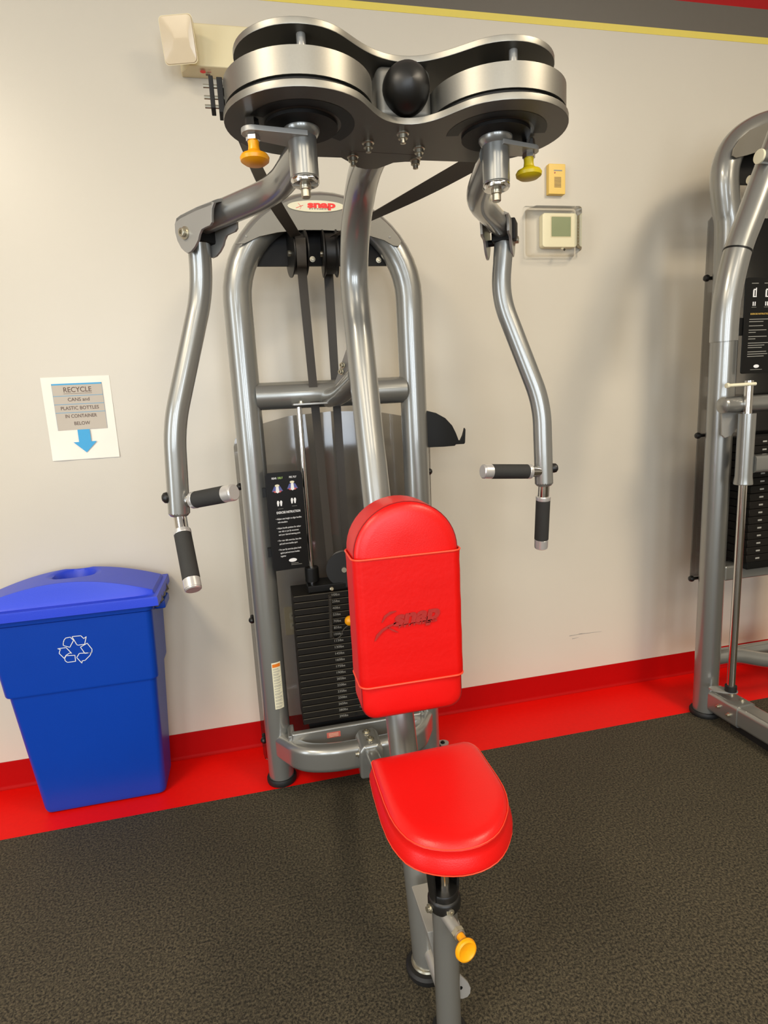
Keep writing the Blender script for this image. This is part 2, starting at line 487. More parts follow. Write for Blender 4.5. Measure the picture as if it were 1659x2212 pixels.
# rear tab under the column with its bolts
tb = MB().prism([Z(u, v, 1.7825) for (u, v) in ((735, 340), (755, 351), (772, 362), (790, 366), (815, 365), (832, 359), (850, 352), (875, 350), (900, 350), (900, 335), (735, 325))], (0, 0, 0.009))
tbo = tb.build('column_tab', 'plate_face', fm, bev=0.001, ang=50)
for (u, v) in ((795, 308), (870, 288), (905, 320), (762, 338), (897, 345)):
    q = Z(u, v, 1.783)
    bo = MB().lathe(q, -EZ, [(0.011, 0), (0.011, 0.002), (0.0085, 0.003), (0.0085, 0.009), (0.005, 0.0095), (0.005, 0.016), (0, 0.017)], 12)
    bo.build('bolt', 'zinc', hb)
for s, x in enumerate(SHX):
    d = MB()
    d.lathe((x, HY, 1.8015), EZ, [(0.109, 0), (0.1195, 0), (0.1195, 0.0375), (0.109, 0.0375)], 64)
    d.lathe((x, HY, 1.812), EZ, [(0.03, 0), (0.109, 0), (0.109, 0.012), (0.03, 0.012)], 48)
    do = d.build('cam_drum', 'brushed', fm)
    MB().cyl((x, HY, 1.79), (x, HY, 1.876), 0.022, 24).build('hub', 'black_steel', do)
    # spacer pillar near the rim seen between drum and top plate
    MB().cyl((x + 0.0, HY - 0.075, 1.838), (x + 0.0, HY - 0.075, 1.876), 0.007, 14).build('spacer', 'plate', do)
    MB().lathe((x, HY, 1.794), EZ, [(0.1, 0), (0.116, 0), (0.116, 0.006), (0.1, 0.006)], 48).build('drum_gap_shade', 'black', do)  # black ring put in as the shade of the gap below the drum
# black arc slots in the bottom plate
for x, a0, a1 in ((SHX[0], 200, 395), (SHX[1], 170, 350)):
    outer, inner = [], []
    for k in range(25):
        a = math.radians(a0 + (a1 - a0) * k / 24)
        outer.append(V((x + 0.088 * math.cos(a), HY + 0.088 * math.sin(a), 1.7826)))
        inner.append(V((x + 0.066 * math.cos(a), HY + 0.066 * math.sin(a), 1.7826)))
    MB().strip(outer, inner).build('arc_slot', 'black', hb)
# central block behind the dome
MB().box((MIDX + 0.004, -1.15, 1.835), 0.094, 0.06, 0.080).build('column_block', 'hood', fm, bev=0.012, seg=4)
# strap clamp on the outer side of the left drum
cl = MB()
cl.box((SHX[0] - 0.1245, HY + 0.004, 1.818), 0.009, 0.03, 0.05)
cl.box((SHX[0] - 0.1375, HY + 0.004, 1.822), 0.007, 0.028, 0.046)
clo = cl.build('strap_clamp', 'black_steel', fm, bev=0.001)
for dz in (-0.017, -0.004, 0.012):
    MB().cyl((SHX[0] - 0.15, HY - 0.004, 1.82 + dz), (SHX[0] - 0.118, HY - 0.004, 1.82 + dz), 0.003, 8).build('clamp_bolt', 'zinc', clo)

# --- arms
def cheek_outline():
    o = P(405, 495, -0.9)
    n = V((-0.75, -0.66, 0)).normalized()
    e = V((0.66, -0.75, 0)).normalized()
    px = [(380.5, 472), (389, 465), (422.7, 448), (456.5, 435), (462, 437), (457.5, 450), (456.5, 467.5), (457, 479.6), (453, 486.5), (443, 491), (434.8, 495.3), (430, 506), (427.5, 518), (420.3, 532.7), (412, 543), (404, 547), (398, 543), (391.3, 536.3), (383, 520.6), (378, 502.5), (376.9, 484.4)]
    out = []
    for (u, v) in px:
        q = PL(u, v, o, n)
        out.append(((q - o).dot(e), q.z - o.z))
    return o, n, e, out
co_, cn_, ce_, COUT = cheek_outline()

def grip_set(parent, a, b_, neck, r=0.0185):
    """collar, foam grip and end cap from a to b_ ; neck: where the bare stub starts"""
    a, b_, neck = V(a), V(b_), V(neck)
    d = (b_ - a).normalized(); L_ = (b_ - a).length
    MB().cyl(neck, a + d * 0.01, 0.0143, 18).build('handle_stub', 'chrome', parent)
    MB().lathe(a, d, [(0.0125, 0), (0.0185, 0.0), (0.019, 0.001), (0.019, 0.009), (0.0185, 0.010), (0.0125, 0.010)], 24).build('grip_collar', 'alu', parent)
    MB().lathe(a + d * 0.010, d, [(0.012, 0), (r - 0.001, 0.0), (r, 0.001), (r, L_ - 0.037), (r - 0.001, L_ - 0.036), (0.012, L_ - 0.036)], 28).build('grip', 'grip', parent)
    MB().lathe(a + d * (L_ - 0.026), d, [(0.012, 0), (r - 0.0015, 0), (r - 0.0005, 0.001), (r - 0.0005, 0.021), (r - 0.002, 0.0215), (r - 0.002, 0.0235), (r - 0.0008, 0.024), (r - 0.003, 0.026), (0, 0.026)], 28).build('end_cap', 'alu', parent)

def arm(sx, up, low, cheek_o, cheek_n, gap, knob_px, knob_mat, stubs, ball, knob_z):
    """sx: shaft x; up/low: centre lines of the two tubes"""
    sh = MB()
    sh.lathe((sx, HY, 1.778), -EZ, [(0.030, 0), (0.030, 0.006), (0.026, 0.012), (0.0238, 0.014), (0.0238, 0.074), (0.0225, 0.0755), (0.0225, 0.077)], 32)
    so = sh.build('pivot_shaft', 'frame', fm)
    MB().lathe((sx, HY, 1.7), -EZ, [(0.0225, -0.002), (0.0238, 0), (0.0238, 0.004), (0.022, 0.0075), (0.012, 0.0085), (0, 0.0085)], 32).build('shaft_cap', 'chrome', so)
    MB().lathe((sx, HY, 1.692), -EZ, [(0.0095, 0), (0.0095, 0.006), (0.0075, 0.007), (0.008, 0.0075), (0.008, 0.018), (0.0065, 0.0195), (0, 0.0195)], 16).build('shaft_nut', 'zinc', so)
    MB().lathe((sx, HY, 1.7825), -EZ, [(0.06, 0), (0.06, 0.005), (0.03, 0.006), (0, 0.006)], 36).build('flange', 'black_steel', so)
    # selector plate and pull knob
    kp = Z(knob_px[0], knob_px[1], knob_z)
    dv = V((kp.x - sx, kp.y - HY, 0)); ll = dv.length; dv.normalize(); sd = V((-dv.y, dv.x, 0))
    base = V((sx, HY, knob_z))
    pts = [base + sd * 0.028, base - sd * 0.028]
    for k in range(9):
        a = math.radians(-90 + 180 * k / 8)
        pts.append(base + dv * (ll + 0.018 * math.cos(a)) + sd * (0.018 * math.sin(a)))
    MB().prism(pts, (0, 0, 0.008)).build('selector_plate', 'plate', so, bev=0.001, ang=50)
    kz = V((kp.x, kp.y, knob_z))
    MB().lathe(kz + EZ * 0.022, -EZ, [(0.011, 0), (0.012, 0.012), (0.012, 0.0145), (0.0105, 0.016), (0.0105, 0.024), (0.0115, 0.025), (0.0115, 0.031), (0.0085, 0.033)], 6).build('pull_pin_nut', 'chrome', so)
    MB().lathe(kz - EZ * 0.009, -EZ, [(0.009, 0), (0.0085, 0.008), (0.0095, 0.014), (0.014, 0.018), (0.021, 0.021), (0.0235, 0.025), (0.0225, 0.030), (0.017, 0.034), (0.008, 0.0355), (0, 0.0355)], 28).build('pull_knob', knob_mat, so)
    # upper tube and hinge bracket
    uo = MB().tube(fil(up, 0.06), 0.0255, 22).build('upper_arm', 'frame', fm)
    n = V(cheek_n).normalized()
    e = V((-n.y, n.x, 0)) if n.x < 0 else V((n.y, -n.x, 0))
    o0 = V(cheek_o)
    near = [o0 + e * a + EZ * b_ for (a, b_) in COUT]
    MB().prism([q - n * 0.0 for q in near], -n * 0.006).build('hinge_bracket', 'plate', uo, bev=0.001, ang=50)
    MB().prism([q - n * gap for q in near], -n * 0.006).build('hinge_bracket', 'plate', uo, bev=0.001, ang=50)
    # saddle joining the two cheeks over the tube
    top = [q for q in near[:4]]
    loops = []
    for k in range(9):
        t = k / 8
        lift = math.sin(math.pi * t) * 0.012
        loops.append([q - n * (t * (gap + 0.006)) + EZ * lift for q in top] + [q - n * (t * (gap + 0.006)) + EZ * (lift - 0.006) for q in top[::-1]])
    MB().loft(loops).build('hinge_saddle', 'plate', uo)
    bp_ = o0 + e * (-0.008) + EZ * (-0.006)
    bolt(uo, bp_, n, 0.0085, 0.012)
    MB().cyl(bp_, bp_ - n * (gap + 0.006), 0.008, 12).build('hinge_pin', 'black_steel', uo)
    MB().box(V(low[0]) + EZ * 0.004, gap - 0.004, 0.05, 0.05, (n, V((-n.y, n.x, 0)), EZ)).build('hinge_block', 'black_steel', uo, bev=0.004)
    # lower tube
    lo_ = MB().tube(fil(low, 0.055, 14), 0.0235, 24).build('lower_arm', 'frame', fm)
    e0, e1 = V(low[-2]), V(low[-1])
    dd = (e1 - e0).normalized()
    MB().lathe(e1, dd, [(0.0235, -0.002), (0.0235, 0.0), (0.019, 0.006), (0.0135, 0.008), (0, 0.008)], 24).build('arm_end', 'frame', lo_)
    for (a, b_, nk) in stubs:
        grip_set(lo_, a, b_, nk)
    b0, bn = ball
    MB().lathe(V(b0) - V(bn) * 0.012, bn, [(0.007, 0), (0.008, 0.004), (0.0115, 0.006), (0.0125, 0.012), (0.0115, 0.018), (0.007, 0.022), (0, 0.0235)], 20).build('ball_cap', 'black_gloss', lo_)

YLb, YRb = -0.88, -0.835
left_low = [P(428, 505, -0.862), P(437, 628, -0.85), P(375.5, 922, -0.885), P(387, 1108, YLb)]
arm(SHX[0], [P(654, 322, -1.15), P(600, 410, -1.005), P(425, 484, -0.865)], left_low,
    co_, cn_, 0.062, (546, 291), 'yellow_knob',
    [(P(393, 1146, -0.9), P(418, 1275, -0.985), P(388, 1112, -0.882)),
     (P(417, 1080.5, -0.895), P(506, 1063.5, -0.97), P(392, 1084, -0.875))],
    (P(361, 1075, -0.885), V((-0.85, -0.45, 0)).normalized()), 1.758)
right_low = [P(1090, 505, -0.79), P(1080, 640, -0.785), P(1170, 872, -0.83), P(1175, 1044, YRb)]
rn = V((0.85, -0.53, 0)).normalized()
arm(SHX[1], [P(1066, 335, -1.15), P(1027, 430, -0.98), P(1086, 492, -0.795)], right_low,
    P(1109, 512, -0.80), rn, 0.062, (1142, 330), 'green_knob',
    [(P(1173.5, 1072, -0.835), P(1168.5, 1184, -0.815), P(1175, 1046, -0.835)),
     (P(1146, 1018.5, -0.845), P(1042, 1018.5, -0.86), P(1168, 1018.5, -0.838))],
    (P(1196, 1011, -0.835), V((0.95, -0.2, 0.05)).normalized()), 1.758)

# --- hood, pulley housing, pulleys
def arc_pts(r, a0, a1, n, y, cz=1.66):
    return [V((XM + r * math.cos(math.radians(a0 + (a1 - a0) * k / n)), y, cz + r * math.sin(math.radians(a0 + (a1 - a0) * k / n)))) for k in range(n + 1)]
hy = PY - 0.052
upper = arc_pts(0.297, 146, 34, 24, hy)
lowpx = [(508, 527), (528, 526), (560, 511), (600, 502), (650, 497), (690, 497), (740, 499), (790, 507), (830, 519), (850, 531), (862, 532)]
lower = [P(u, v, hy) for (u, v) in lowpx]
hp = upper + lower[::-1]
ho = MB().prism(hp, (0, 0.005, 0)).build('logo_hood', 'hood', fm, bev=0.001, ang=50)
oc = P(683, 446, hy)
MB().prism(ellipse(oc, EX, EZ, 0.087, 0.0165, 40), (0, -0.003, 0)).build('logo_badge', 'label', ho)
text('logo_lettering', 'snap', 'red_print', ho, oc + V((0.016, -0.0035, 0.0035)), EX, EZ, 0.026, bold=0.05, width=0.086)
text('logo_lettering', 'FITNESS', 'brown_ink', ho, oc + V((0.008, -0.0035, -0.0082)), EX, EZ, 0.0055, width=0.06)
rn_ = MB()
for (a, b_) in (((-0.062, -0.006), (-0.04, 0.002)), ((-0.055, 0.008), (-0.046, -0.002)), ((-0.05, -0.009), (-0.046, -0.002))):
    p, q = oc + V((a[0], -0.0035, a[1])), oc + V((b_[0], -0.0035, b_[1]))
    rn_.strip([p + EZ * 0.0007, q + EZ * 0.0007], [p - EZ * 0.0007, q - EZ * 0.0007])
rn_.build('logo_runner', 'red_print', ho)
for (u, v) in ((532, 510), (842, 512)):
    MB().lathe(P(u, v, hy), -EY, [(0.004, 0), (0.0035, 0.0015), (0, 0.002)], 10).build('rivet', 'grey_print', ho)
hz0 = 1.768
housing = [V((0.02, -0.235, 1.80)), V((0.035, -0.235, hz0)), V((0.52, -0.235, hz0)), V((0.535, -0.235, 1.80)), V((0.50, -0.235, 1.86)), V((0.40, -0.235, 1.9)), V((0.16, -0.235, 1.9)), V((0.055, -0.235, 1.86))]
hs = MB().prism(housing, (0, 0.012, 0)).build('pulley_housing', 'black_steel', fm, bev=0.001)
for (u, v) in ((675, 560), (703, 560), (818, 562)):
    bolt(hs, P(u, v, -0.237), -EY, 0.006, 0.006)
def pulley(x, y, z, r, wd, rot=0.12, nm='pulley'):
    ax = V((math.cos(rot), math.sin(rot), 0))
    c = V((x, y, z))
    o = MB().lathe(c - ax * wd / 2, ax, [(0.012, 0), (r, 0), (r, 0.004), (r * 0.86, 0.009), (r * 0.86, wd - 0.009), (r, wd - 0.004), (r, wd), (0.012, wd)], 40).build(nm, 'black_gloss', fm)
    MB().lathe(c - ax * (wd / 2 + 0.006), ax, [(0.009, 0), (0.009, 0.006), (0.009, wd + 0.006), (0.009, wd + 0.012)], 12).build('axle_bolt', 'zinc', o)
    return o
PZ = 1.795
pulley(0.192, -0.275, PZ, 0.07, 0.046)
pulley(0.293, -0.275, PZ, 0.07, 0.046, rot=-0.05)
# --- straps
def ribbon(pts, wds, dirs, m_='strap', name='strap', th=0.0022):
    pts = spline(pts, 8)
    n = len(pts)
    A_, B_, C_, D_ = [], [], [], []
    for i, p in enumerate(pts):
        t = i / (n - 1)
        d = (V(dirs[0]) * (1 - t) + V(dirs[1]) * t).normalized()
        w_ = wds[0] * (1 - t) + wds[1] * t
        tg = (pts[min(i + 1, n - 1)] - pts[max(i - 1, 0)]).normalized()
        nn = tg.cross(d).normalized()
        A_.append([p + d * w_ / 2 + nn * th / 2, p - d * w_ / 2 + nn * th / 2, p - d * w_ / 2 - nn * th / 2, p + d * w_ / 2 - nn * th / 2])
    return MB().loft(A_).build(name, m_, fm)
ribbon([V((SHX[0] - 0.119, HY, 1.818)), V((0.09, -0.72, 1.83)), V((0.185, -0.338, PZ + 0.035))], (0.034, 0.032), ((0, 0, 1), (1, 0, 0.2)))
ribbon([V((SHX[1] + 0.119, HY, 1.818)), V((0.455, -0.72, 1.83)), V((0.30, -0.338, PZ + 0.035))], (0.034, 0.032), ((0, 0, 1), (-1, 0, -0.2)))
# over the pulleys and down
def down(x0, x1, zend, y1, back=False):
    pts = [V((x0, -0.206, PZ)), V((x0, -0.2, PZ - 0.2)), V((x0, -0.196, 1.37)), V((x1, -0.198, zend))] if back else [V((x0, -0.338, PZ + 0.03)), V((x0, -0.345, PZ)), V((x0, -0.335, PZ - 0.045)), V((x0 + (x1 - x0) * 0.1, -0.30, PZ - 0.10)), V((x0 + (x1 - x0) * 0.5, (y1 - 0.3) / 2, (PZ + zend) / 2)), V((x1, y1, zend))]
    ribbon(pts, (0.031, 0.026), ((1, 0, 0), (1, 0, 0)))
down(0.198, 0.228, 0.80, -0.27)
down(0.296, 0.296, 0.80, -0.22, True)

# --- guide rods, weight stack
SX0, SX1, SYF, SYB = 0.088, 0.466, -0.315, -0.185
NP = 20
z295, z10 = P(735, 1547, SYF).z, P(728, 1284, SYF).z
ph = (z10 - z295) / (NP - 1)
SZ0 = z295 - ph / 2
SZT = SZ0 + ph * NP
for x in (0.162, 0.392):
    MB().cyl((x, PY - 0.01 if x < 0.2 else PY, 0.12), (x, PY - 0.01 if x < 0.2 else PY, 1.36), 0.0095, 16).build('guide_rod', 'chrome', fm)
ws = MB().box(((SX0 + SX1) / 2, PY, SZ0 - 0.015), SX1 - SX0 - 0.04, 0.1, 0.028).build('weight_stack', 'black', fm, bev=0.004)
me0 = None
for k in range(NP):
    z = SZ0 + ph * k
    if me0 is None:
        b_ = MB()
        b_.box(((SX0 + SX1) / 2, PY, z + ph / 2 - 0.001), SX1 - SX0, SYB - SYF, ph - 0.002)
        o = b_.build('weight_plate', 'weight', ws, bev=0.0016, seg=1)
        me0 = o.data
        l0 = MB().box(((SX0 + SX1) / 2, SYF - 0.0004, z + ph - 0.0028), SX1 - SX0 - 0.006, 0.0012, 0.0016).build('plate_edge', 'weight_line', ws)
    else:
        for src in (o, l0):
            c = src.copy(); COL.objects.link(c); c.parent = ws; c.location = (0, 0, ph * k)
    val = 10 + 15 * (NP - 1 - k)
    zc = z + ph * 0.5
    text('weight_number', '%dlbs' % val, 'grey_print', ws, V((0.231, SYF - 0.0006, zc)), EX, EZ, 0.012, width=0.026 if val < 100 else 0.031)
    MB().lathe(V((XM, SYF - 0.0002, zc)), -EY, [(0.006, 0), (0.006, 0.0006), (0, 0.0006)], 12).build('pin_hole', 'black', ws)
    if val % 30 == 10 or val < 130:
        text('weight_number', '%d' % round(val * 0.4536), 'grey_print', ws, V((0.268 + 0.028, SYF - 0.0006, zc)), EX, EZ, 0.010)
# top carriage: bushings and stack pulley
tco = MB().box((0.277, PY - 0.01, SZT + 0.012), 0.27, 0.09, 0.024).build('stack_carriage', 'black', fm, bev=0.003)
for x in (0.162, 0.392):
    MB().lathe((x, PY - 0.01, SZT + 0.03), EZ, [(0.024, 0), (0.024, 0.045), (0.022, 0.05), (0.0105, 0.05)], 20).build('rod_bushing', 'black', tco)
pu = pulley(0.272, PY - 0.04, 0.775, 0.062, 0.03, rot=1.35, nm='stack_pulley')
# selector pin with yellow ball and coiled lanyard
kz_ = SZ0 + ph * 15.5
pk = MB().lathe((XM - 0.006, SYF - 0.012, 0.607), -EY, [(0.005, -0.012), (0.005, 0.006), (0.012, 0.008), (0.016, 0.014), (0.0175, 0.021), (0.016, 0.028), (0.010, 0.034), (0, 0.036)], 24).build('selector_pin', 'yellow_knob', fm)
MB().cyl((XM - 0.006, SYF - 0.016, 0.585), (XM - 0.003, SYF - 0.016, 0.592), 0.007, 10).build('lanyard_ferrule', 'alu', pk)
hel = []
c0, c1 = P(713, 1285, SYF - 0.018), P(716, 1376, SYF - 0.018)
for k in range(31 * 10 + 1):
    t = k / 310
    c = c0 * (1 - t) + c1 * t
    hel.append(c + V((math.cos(k * 2 * math.pi / 10) * 0.0055, math.sin(k * 2 * math.pi / 10) * 0.0055, 0)))
hel += [c1 + V((0.008, 0, -0.006))] 
hook_path = spline([hel[-1], c1 + V((0.016, 0, -0.009)), c1 + V((0.032, 0, 0.0)), c1 + V((0.044, 0, 0.022)), V((XM - 0.005, SYF - 0.018, 0.588))], 6)
MB().tube(hel, 0.0011, 5).tube(hook_path, 0.0022, 8).build('coil_lanyard', 'strap', pk)
MB().lathe(P(717, 1272, SYF - 0.018), V((0.2, -1, 0.3)), [(0.005, -0.002), (0.007, 0), (0.005, 0.002)], 12).build('lanyard_ring', 'zinc', pk)

# --- smoked rear panel
pts = []
for (x, z) in ((-0.062, 0.06), (-0.058, 0.04), (-0.045, 0.03), (0.60, 0.03), (0.613, 0.04), (0.617, 0.06), (0.632, 1.19), (0.628, 1.225), (0.61, 1.245), (0.53, 1.277), (0.43, 1.298), (0.28, 1.306), (0.13, 1.298), (0.03, 1.275), (-0.035, 1.247), (-0.052, 1.232), (-0.06, 1.205)):
    pts.append(V((x, -0.165, z)))
sp = MB().prism(pts, (0, 0.005, 0)).build('smoked_panel', 'smoke', fm)
for (x, z) in ((-0.052, 1.07), (-0.055, 0.59), (-0.055, 0.12), (0.622, 1.07), (0.615, 0.59)):
    q = V((x, -0.165, z))
    MB().lathe(q, -EY, [(0.007, -0.03), (0.007, 0.002), (0.0115, 0.004), (0.0125, 0.010), (0.010, 0.017), (0.005, 0.021), (0, 0.022)], 16).build('panel_cap', 'black_gloss', sp)
    sx_ = XL if x < 0.2 else XR
    MB().cyl((x, -0.174, z), (sx_ + (0.02 if x < 0.2 else -0.02), -0.215, z), 0.006, 10).build('panel_standoff', 'black_steel', sp)

# --- instruction placard on the left upright
a_, b2, c_, d_ = (571, 1022), (650, 1016.5), (668, 1222), (590, 1235)
PQ = V((0.075, PY - 0.05, 1.0)); pn = V((0.12, -1, 0)).normalized()
q0, q1, q2, q3 = [PL(u, v, PQ, pn) for (u, v) in (a_, b2, c_, d_)]
pc = (q0 + q1 + q2 + q3) / 4
pex = V((1, 0.12, 0)).normalized(); pw, phh = 0.116, (q0.z - q3.z + q1.z - q2.z) / 2
pw = (q1 - q0).length * 0.5 + (q2 - q3).length * 0.5
pl = MB().prism([p_ for p_ in rrect(pc, pex, EZ, pw, phh, 0.012)], pn * 0.006).build('instruction_placard', 'black', fm, bev=0.001)
MB().box((0.045, PY - 0.045, pc.z + 0.1), 0.05, 0.012, 0.03).build('placard_bracket', 'black', pl)
MB().box((0.045, PY - 0.045, pc.z - 0.1), 0.05, 0.012, 0.03).build('placard_bracket', 'black', pl)
F0 = pc + pn * 0.0066
def pt(fx, fy): return F0 + pex * (pw * (fx - 0.5)) + EZ * (phh * (0.5 - fy))
text('placard_text', 'REAR', 'white_print', pl, pt(0.235, 0.057), pex, EZ, 0.0085, bold=0.02, width=0.016)
text('placard_text', 'DELT', 'green_print', pl, pt(0.40, 0.057), pex, EZ, 0.0085, bold=0.02, width=0.016)
text('placard_text', 'PEC FLY', 'white_print', pl, pt(0.74, 0.057), pex, EZ, 0.0085, bold=0.02, width=0.024)
def torso(cx, cy, kind, m1, m2):
    f = lambda a, b_: pt(cx, cy) + pex * a + EZ * b_
    MB().add([f(-0.018, -0.006), f(0.018, -0.006), f(0.010, 0.010), f(0.0, 0.014), f(-0.010, 0.010)], [[0, 1, 2, 3, 4]]).build('torso_picture', m1, pl)
    MB().add([f(-0.009, -0.010) + pn * 0.0002, f(0.009, -0.010) + pn * 0.0002, f(0.015, -0.004) + pn * 0.0002, f(-0.015, -0.004) + pn * 0.0002], [[0, 1, 2, 3]]).build('torso_picture', m2, pl)
    MB().add([f(-0.006, -0.008) + pn * 0.0004, f(0.0, -0.012) + pn * 0.0004, f(0.006, -0.008) + pn * 0.0004, f(0.004, 0.012) + pn * 0.0004, f(-0.004, 0.012) + pn * 0.0004], [[0, 1, 2, 3, 4]]).build('torso_picture', 'white_print', pl)
    MB().add([q + pn * 0.0005 for q in ellipse(f(0, 0.016 if kind else 0.013), pex, EZ, 0.0075, 0.004, 12)], [list(range(12))]).build('torso_picture', 'label', pl)
torso(0.30, 0.17, 0, 'muscle_blue', 'muscle_red')
torso(0.71, 0.155, 1, 'muscle_blue', 'muscle_red')
for (cx, cy) in ((0.33, 0.31), (0.71, 0.295)):
    for dx in (-0.005, 0.005):
        MB().add([pt(cx, cy) + pex * dx + q for q in [pex * a + EZ * b_ for (a, b_) in ((-0.0025, -0.009), (0.0015, -0.009), (0.004, 0.004), (0.002, 0.009), (-0.002, 0.009), (-0.004, 0.003))]], [list(range(6))]).build('figure_picture', 'white_print', pl)
    MB().box(pt(cx, cy + 0.055), 0.02, 0.0003, 0.0008).build('figure_picture', 'grey_print', pl)
text('placard_text', 'EXERCISE INSTRUCTION', 'white_print', pl, pt(0.55, 0.405), pex, EZ, 0.0105, bold=0.02, width=0.078)
ys = 0.468
for para in (['• Adjust seat height to align handles', 'with shoulders'],
             ['• Adjust handle position for either', 'rear delt or pec fly movement', 'and your desired starting point'],
             ['• For rear delt exercise, face the', 'pad and move handles apart'],
             ['• For pec fly exercise place back', 'against pad and move handles', 'together']):
    for k, ln in enumerate(para):
        x0 = pt(0.19 if k == 0 else 0.235, ys)
        text('placard_text', ln, 'white_print', pl, x0, pex, EZ, 0.0078, align='LEFT', bold=0.006, width=0.0026 * len(ln) * 0.88)
        ys += 0.034
    ys += 0.026
MB().add([q + pn * 0.0002 for q in ellipse(pt(0.56, 0.905), pex, EZ, 0.0135, 0.0062, 20)], [list(range(20))]).build('placard_logo', 'white_print', pl)
MB().box(pt(0.56, 0.938), 0.036, 0.0003, 0.0012).build('placard_rule', 'grey_print', pl)
MB().box(pt(0.56, 0.953), 0.058, 0.0003, 0.0012).build('placard_rule', 'grey_print', pl)

# --- warning label wrapped on the left upright
def on_post(ang, z, r=RT + 0.0006):
    return V((XL + r * math.sin(ang), PY - r * math.cos(ang), z))
def post_patch(name, m_, a0, a1, z0, z1, parent, r):
    n = 8
    l = [on_post(a0 + (a1 - a0) * k / n, z1, r) for k in range(n + 1)]
    q = [on_post(a0 + (a1 - a0) * k / n, z0, r) for k in range(n + 1)]
    return MB().strip(l, q).build(name, m_, parent)
wz1, wz0 = P(594, 1432, PY - RT).z, P(600, 1532, PY - RT).z
wl = post_patch('warning_label', 'label', -0.02, 0.72, wz0, wz1, fm, RT + 0.0006)
post_patch('label_header', 'orange_print', 0.03, 0.67, wz1 - 0.017, wz1 - 0.005, wl, RT + 0.001)
zz = wz1 - 0.022
random.seed(2)
while zz > wz0 + 0.008:
    for k in range(random.choice((2, 3))):
        post_patch('label_text_line', 'grey_print', 0.05, 0.45 + 0.2 * random.random(), zz - 0.0014, zz, wl, RT + 0.001)
        zz -= 0.0030
    zz -= 0.003

# --- black accessory hook on the right upright
hk = [P(u, v, PY - 0.012) for (u, v) in ((913, 887), (922, 887), (942, 892), (962, 903), (977, 919), (985, 935), (991, 951), (995, 951), (1000, 940), (1004, 924), (1006, 928), (1005, 956), (1003, 959), (985, 960), (983, 963), (960, 965), (915, 967))]
MB().prism(hk, (0, 0.012, 0)).build('accessory_hook', 'black', fm, bev=0.0015)

# --- lower frame: bow tube, rear base bar, coupling, base bar to the column
sec = []
for q in rrect((0, 0, 0), EX, EY, 0.060, 0.092, 0.022, 4): sec.append((q.x, q.y))
bow = fil([V((XL + 0.01, PY - 0.02, 0.15)), V((0.075, -0.385, 0.155)), V((0.17, -0.415, 0.155)), V((0.39, -0.415, 0.155)), V((0.48, -0.385, 0.155)), V((XR - 0.01, PY - 0.02, 0.15))], 0.07)
bw = MB().tube(bow, 0.03, sec=sec).build('bow_tube', 'frame', fm)
rb = MB().box((XM, -0.332, 0.175), XR - XL - 0.09, 0.024, 0.095).build('base_bar', 'frame', fm, bev=0.006, seg=3)
MB().box((XL + 0.045, -0.30, 0.175), 0.024, 0.08, 0.08).build('base_bar_lug', 'frame', rb, bev=0.004)
MB().box((XR - 0.045, -0.30, 0.175), 0.024, 0.08, 0.08).build('base_bar_lug', 'frame', rb, bev=0.004)
npz = P(721, 1587, -0.345)
npl = MB().prism(rrect(V((npz.x, -0.344, npz.z)), EX, EZ, 0.048, 0.020, 0.002), (0, -0.0012, 0)).build('name_plate', 'nameplate', rb)
for k in range(3):
    MB().box((npz.x, -0.3454, npz.z + 0.005 - 0.005 * k), 0.034, 0.0004, 0.001).build('name_plate_line', 'label', rb)
cpl = MB()
CX = 0.297
cpl.prism([V((CX - 0.042, -0.375, 0.10)), V((CX + 0.042, -0.375, 0.10)), V((CX + 0.042, -0.375, 0.20)), V((CX + 0.025, -0.375, 0.222)), V((CX - 0.025, -0.375, 0.222)), V((CX - 0.042, -0.375, 0.20))], (0, -0.095, -0.012))
cplo = cpl.build('coupling', 'frame', fm, bev=0.010, seg=3)
bolt(cplo, V((CX - 0.003, -0.40, 0.219)), EZ, 0.009, 0.009); bolt(cplo, V((CX + 0.002, -0.44, 0.214)), EZ, 0.009, 0.009)
bolt(cplo, V((CX - 0.042, -0.43, 0.135)), -EX, 0.009, 0.010); bolt(cplo, V((CX - 0.042, -0.44, 0.17)), -EX, 0.009, 0.010); bolt(cplo, V((CX + 0.042, -0.43, 0.16)), EX, 0.009, 0.010)
sec2 = [(q.x, q.y) for q in rrect((0, 0, 0), EX, EY, 0.044, 0.06, 0.012, 3)]
MB().tube([V((CX, -0.46, 0.165)), V((AX(-1.05), -1.03, 0.235))], 0.03, sec=sec2).build('base_beam', 'frame', fm)
# floor anchor tab beside the right foot
at = MB().prism(ellipse(V((XR + 0.068, PY + 0.03, 0.004)), EX, EY, 0.024, 0.02, 20), (0, 0, 0.006))
ato = at.build('anchor_tab', 'plate', fm)
bolt(ato, V((XR + 0.068, PY + 0.03, 0.01)), EZ, 0.006, 0.006, 'black')

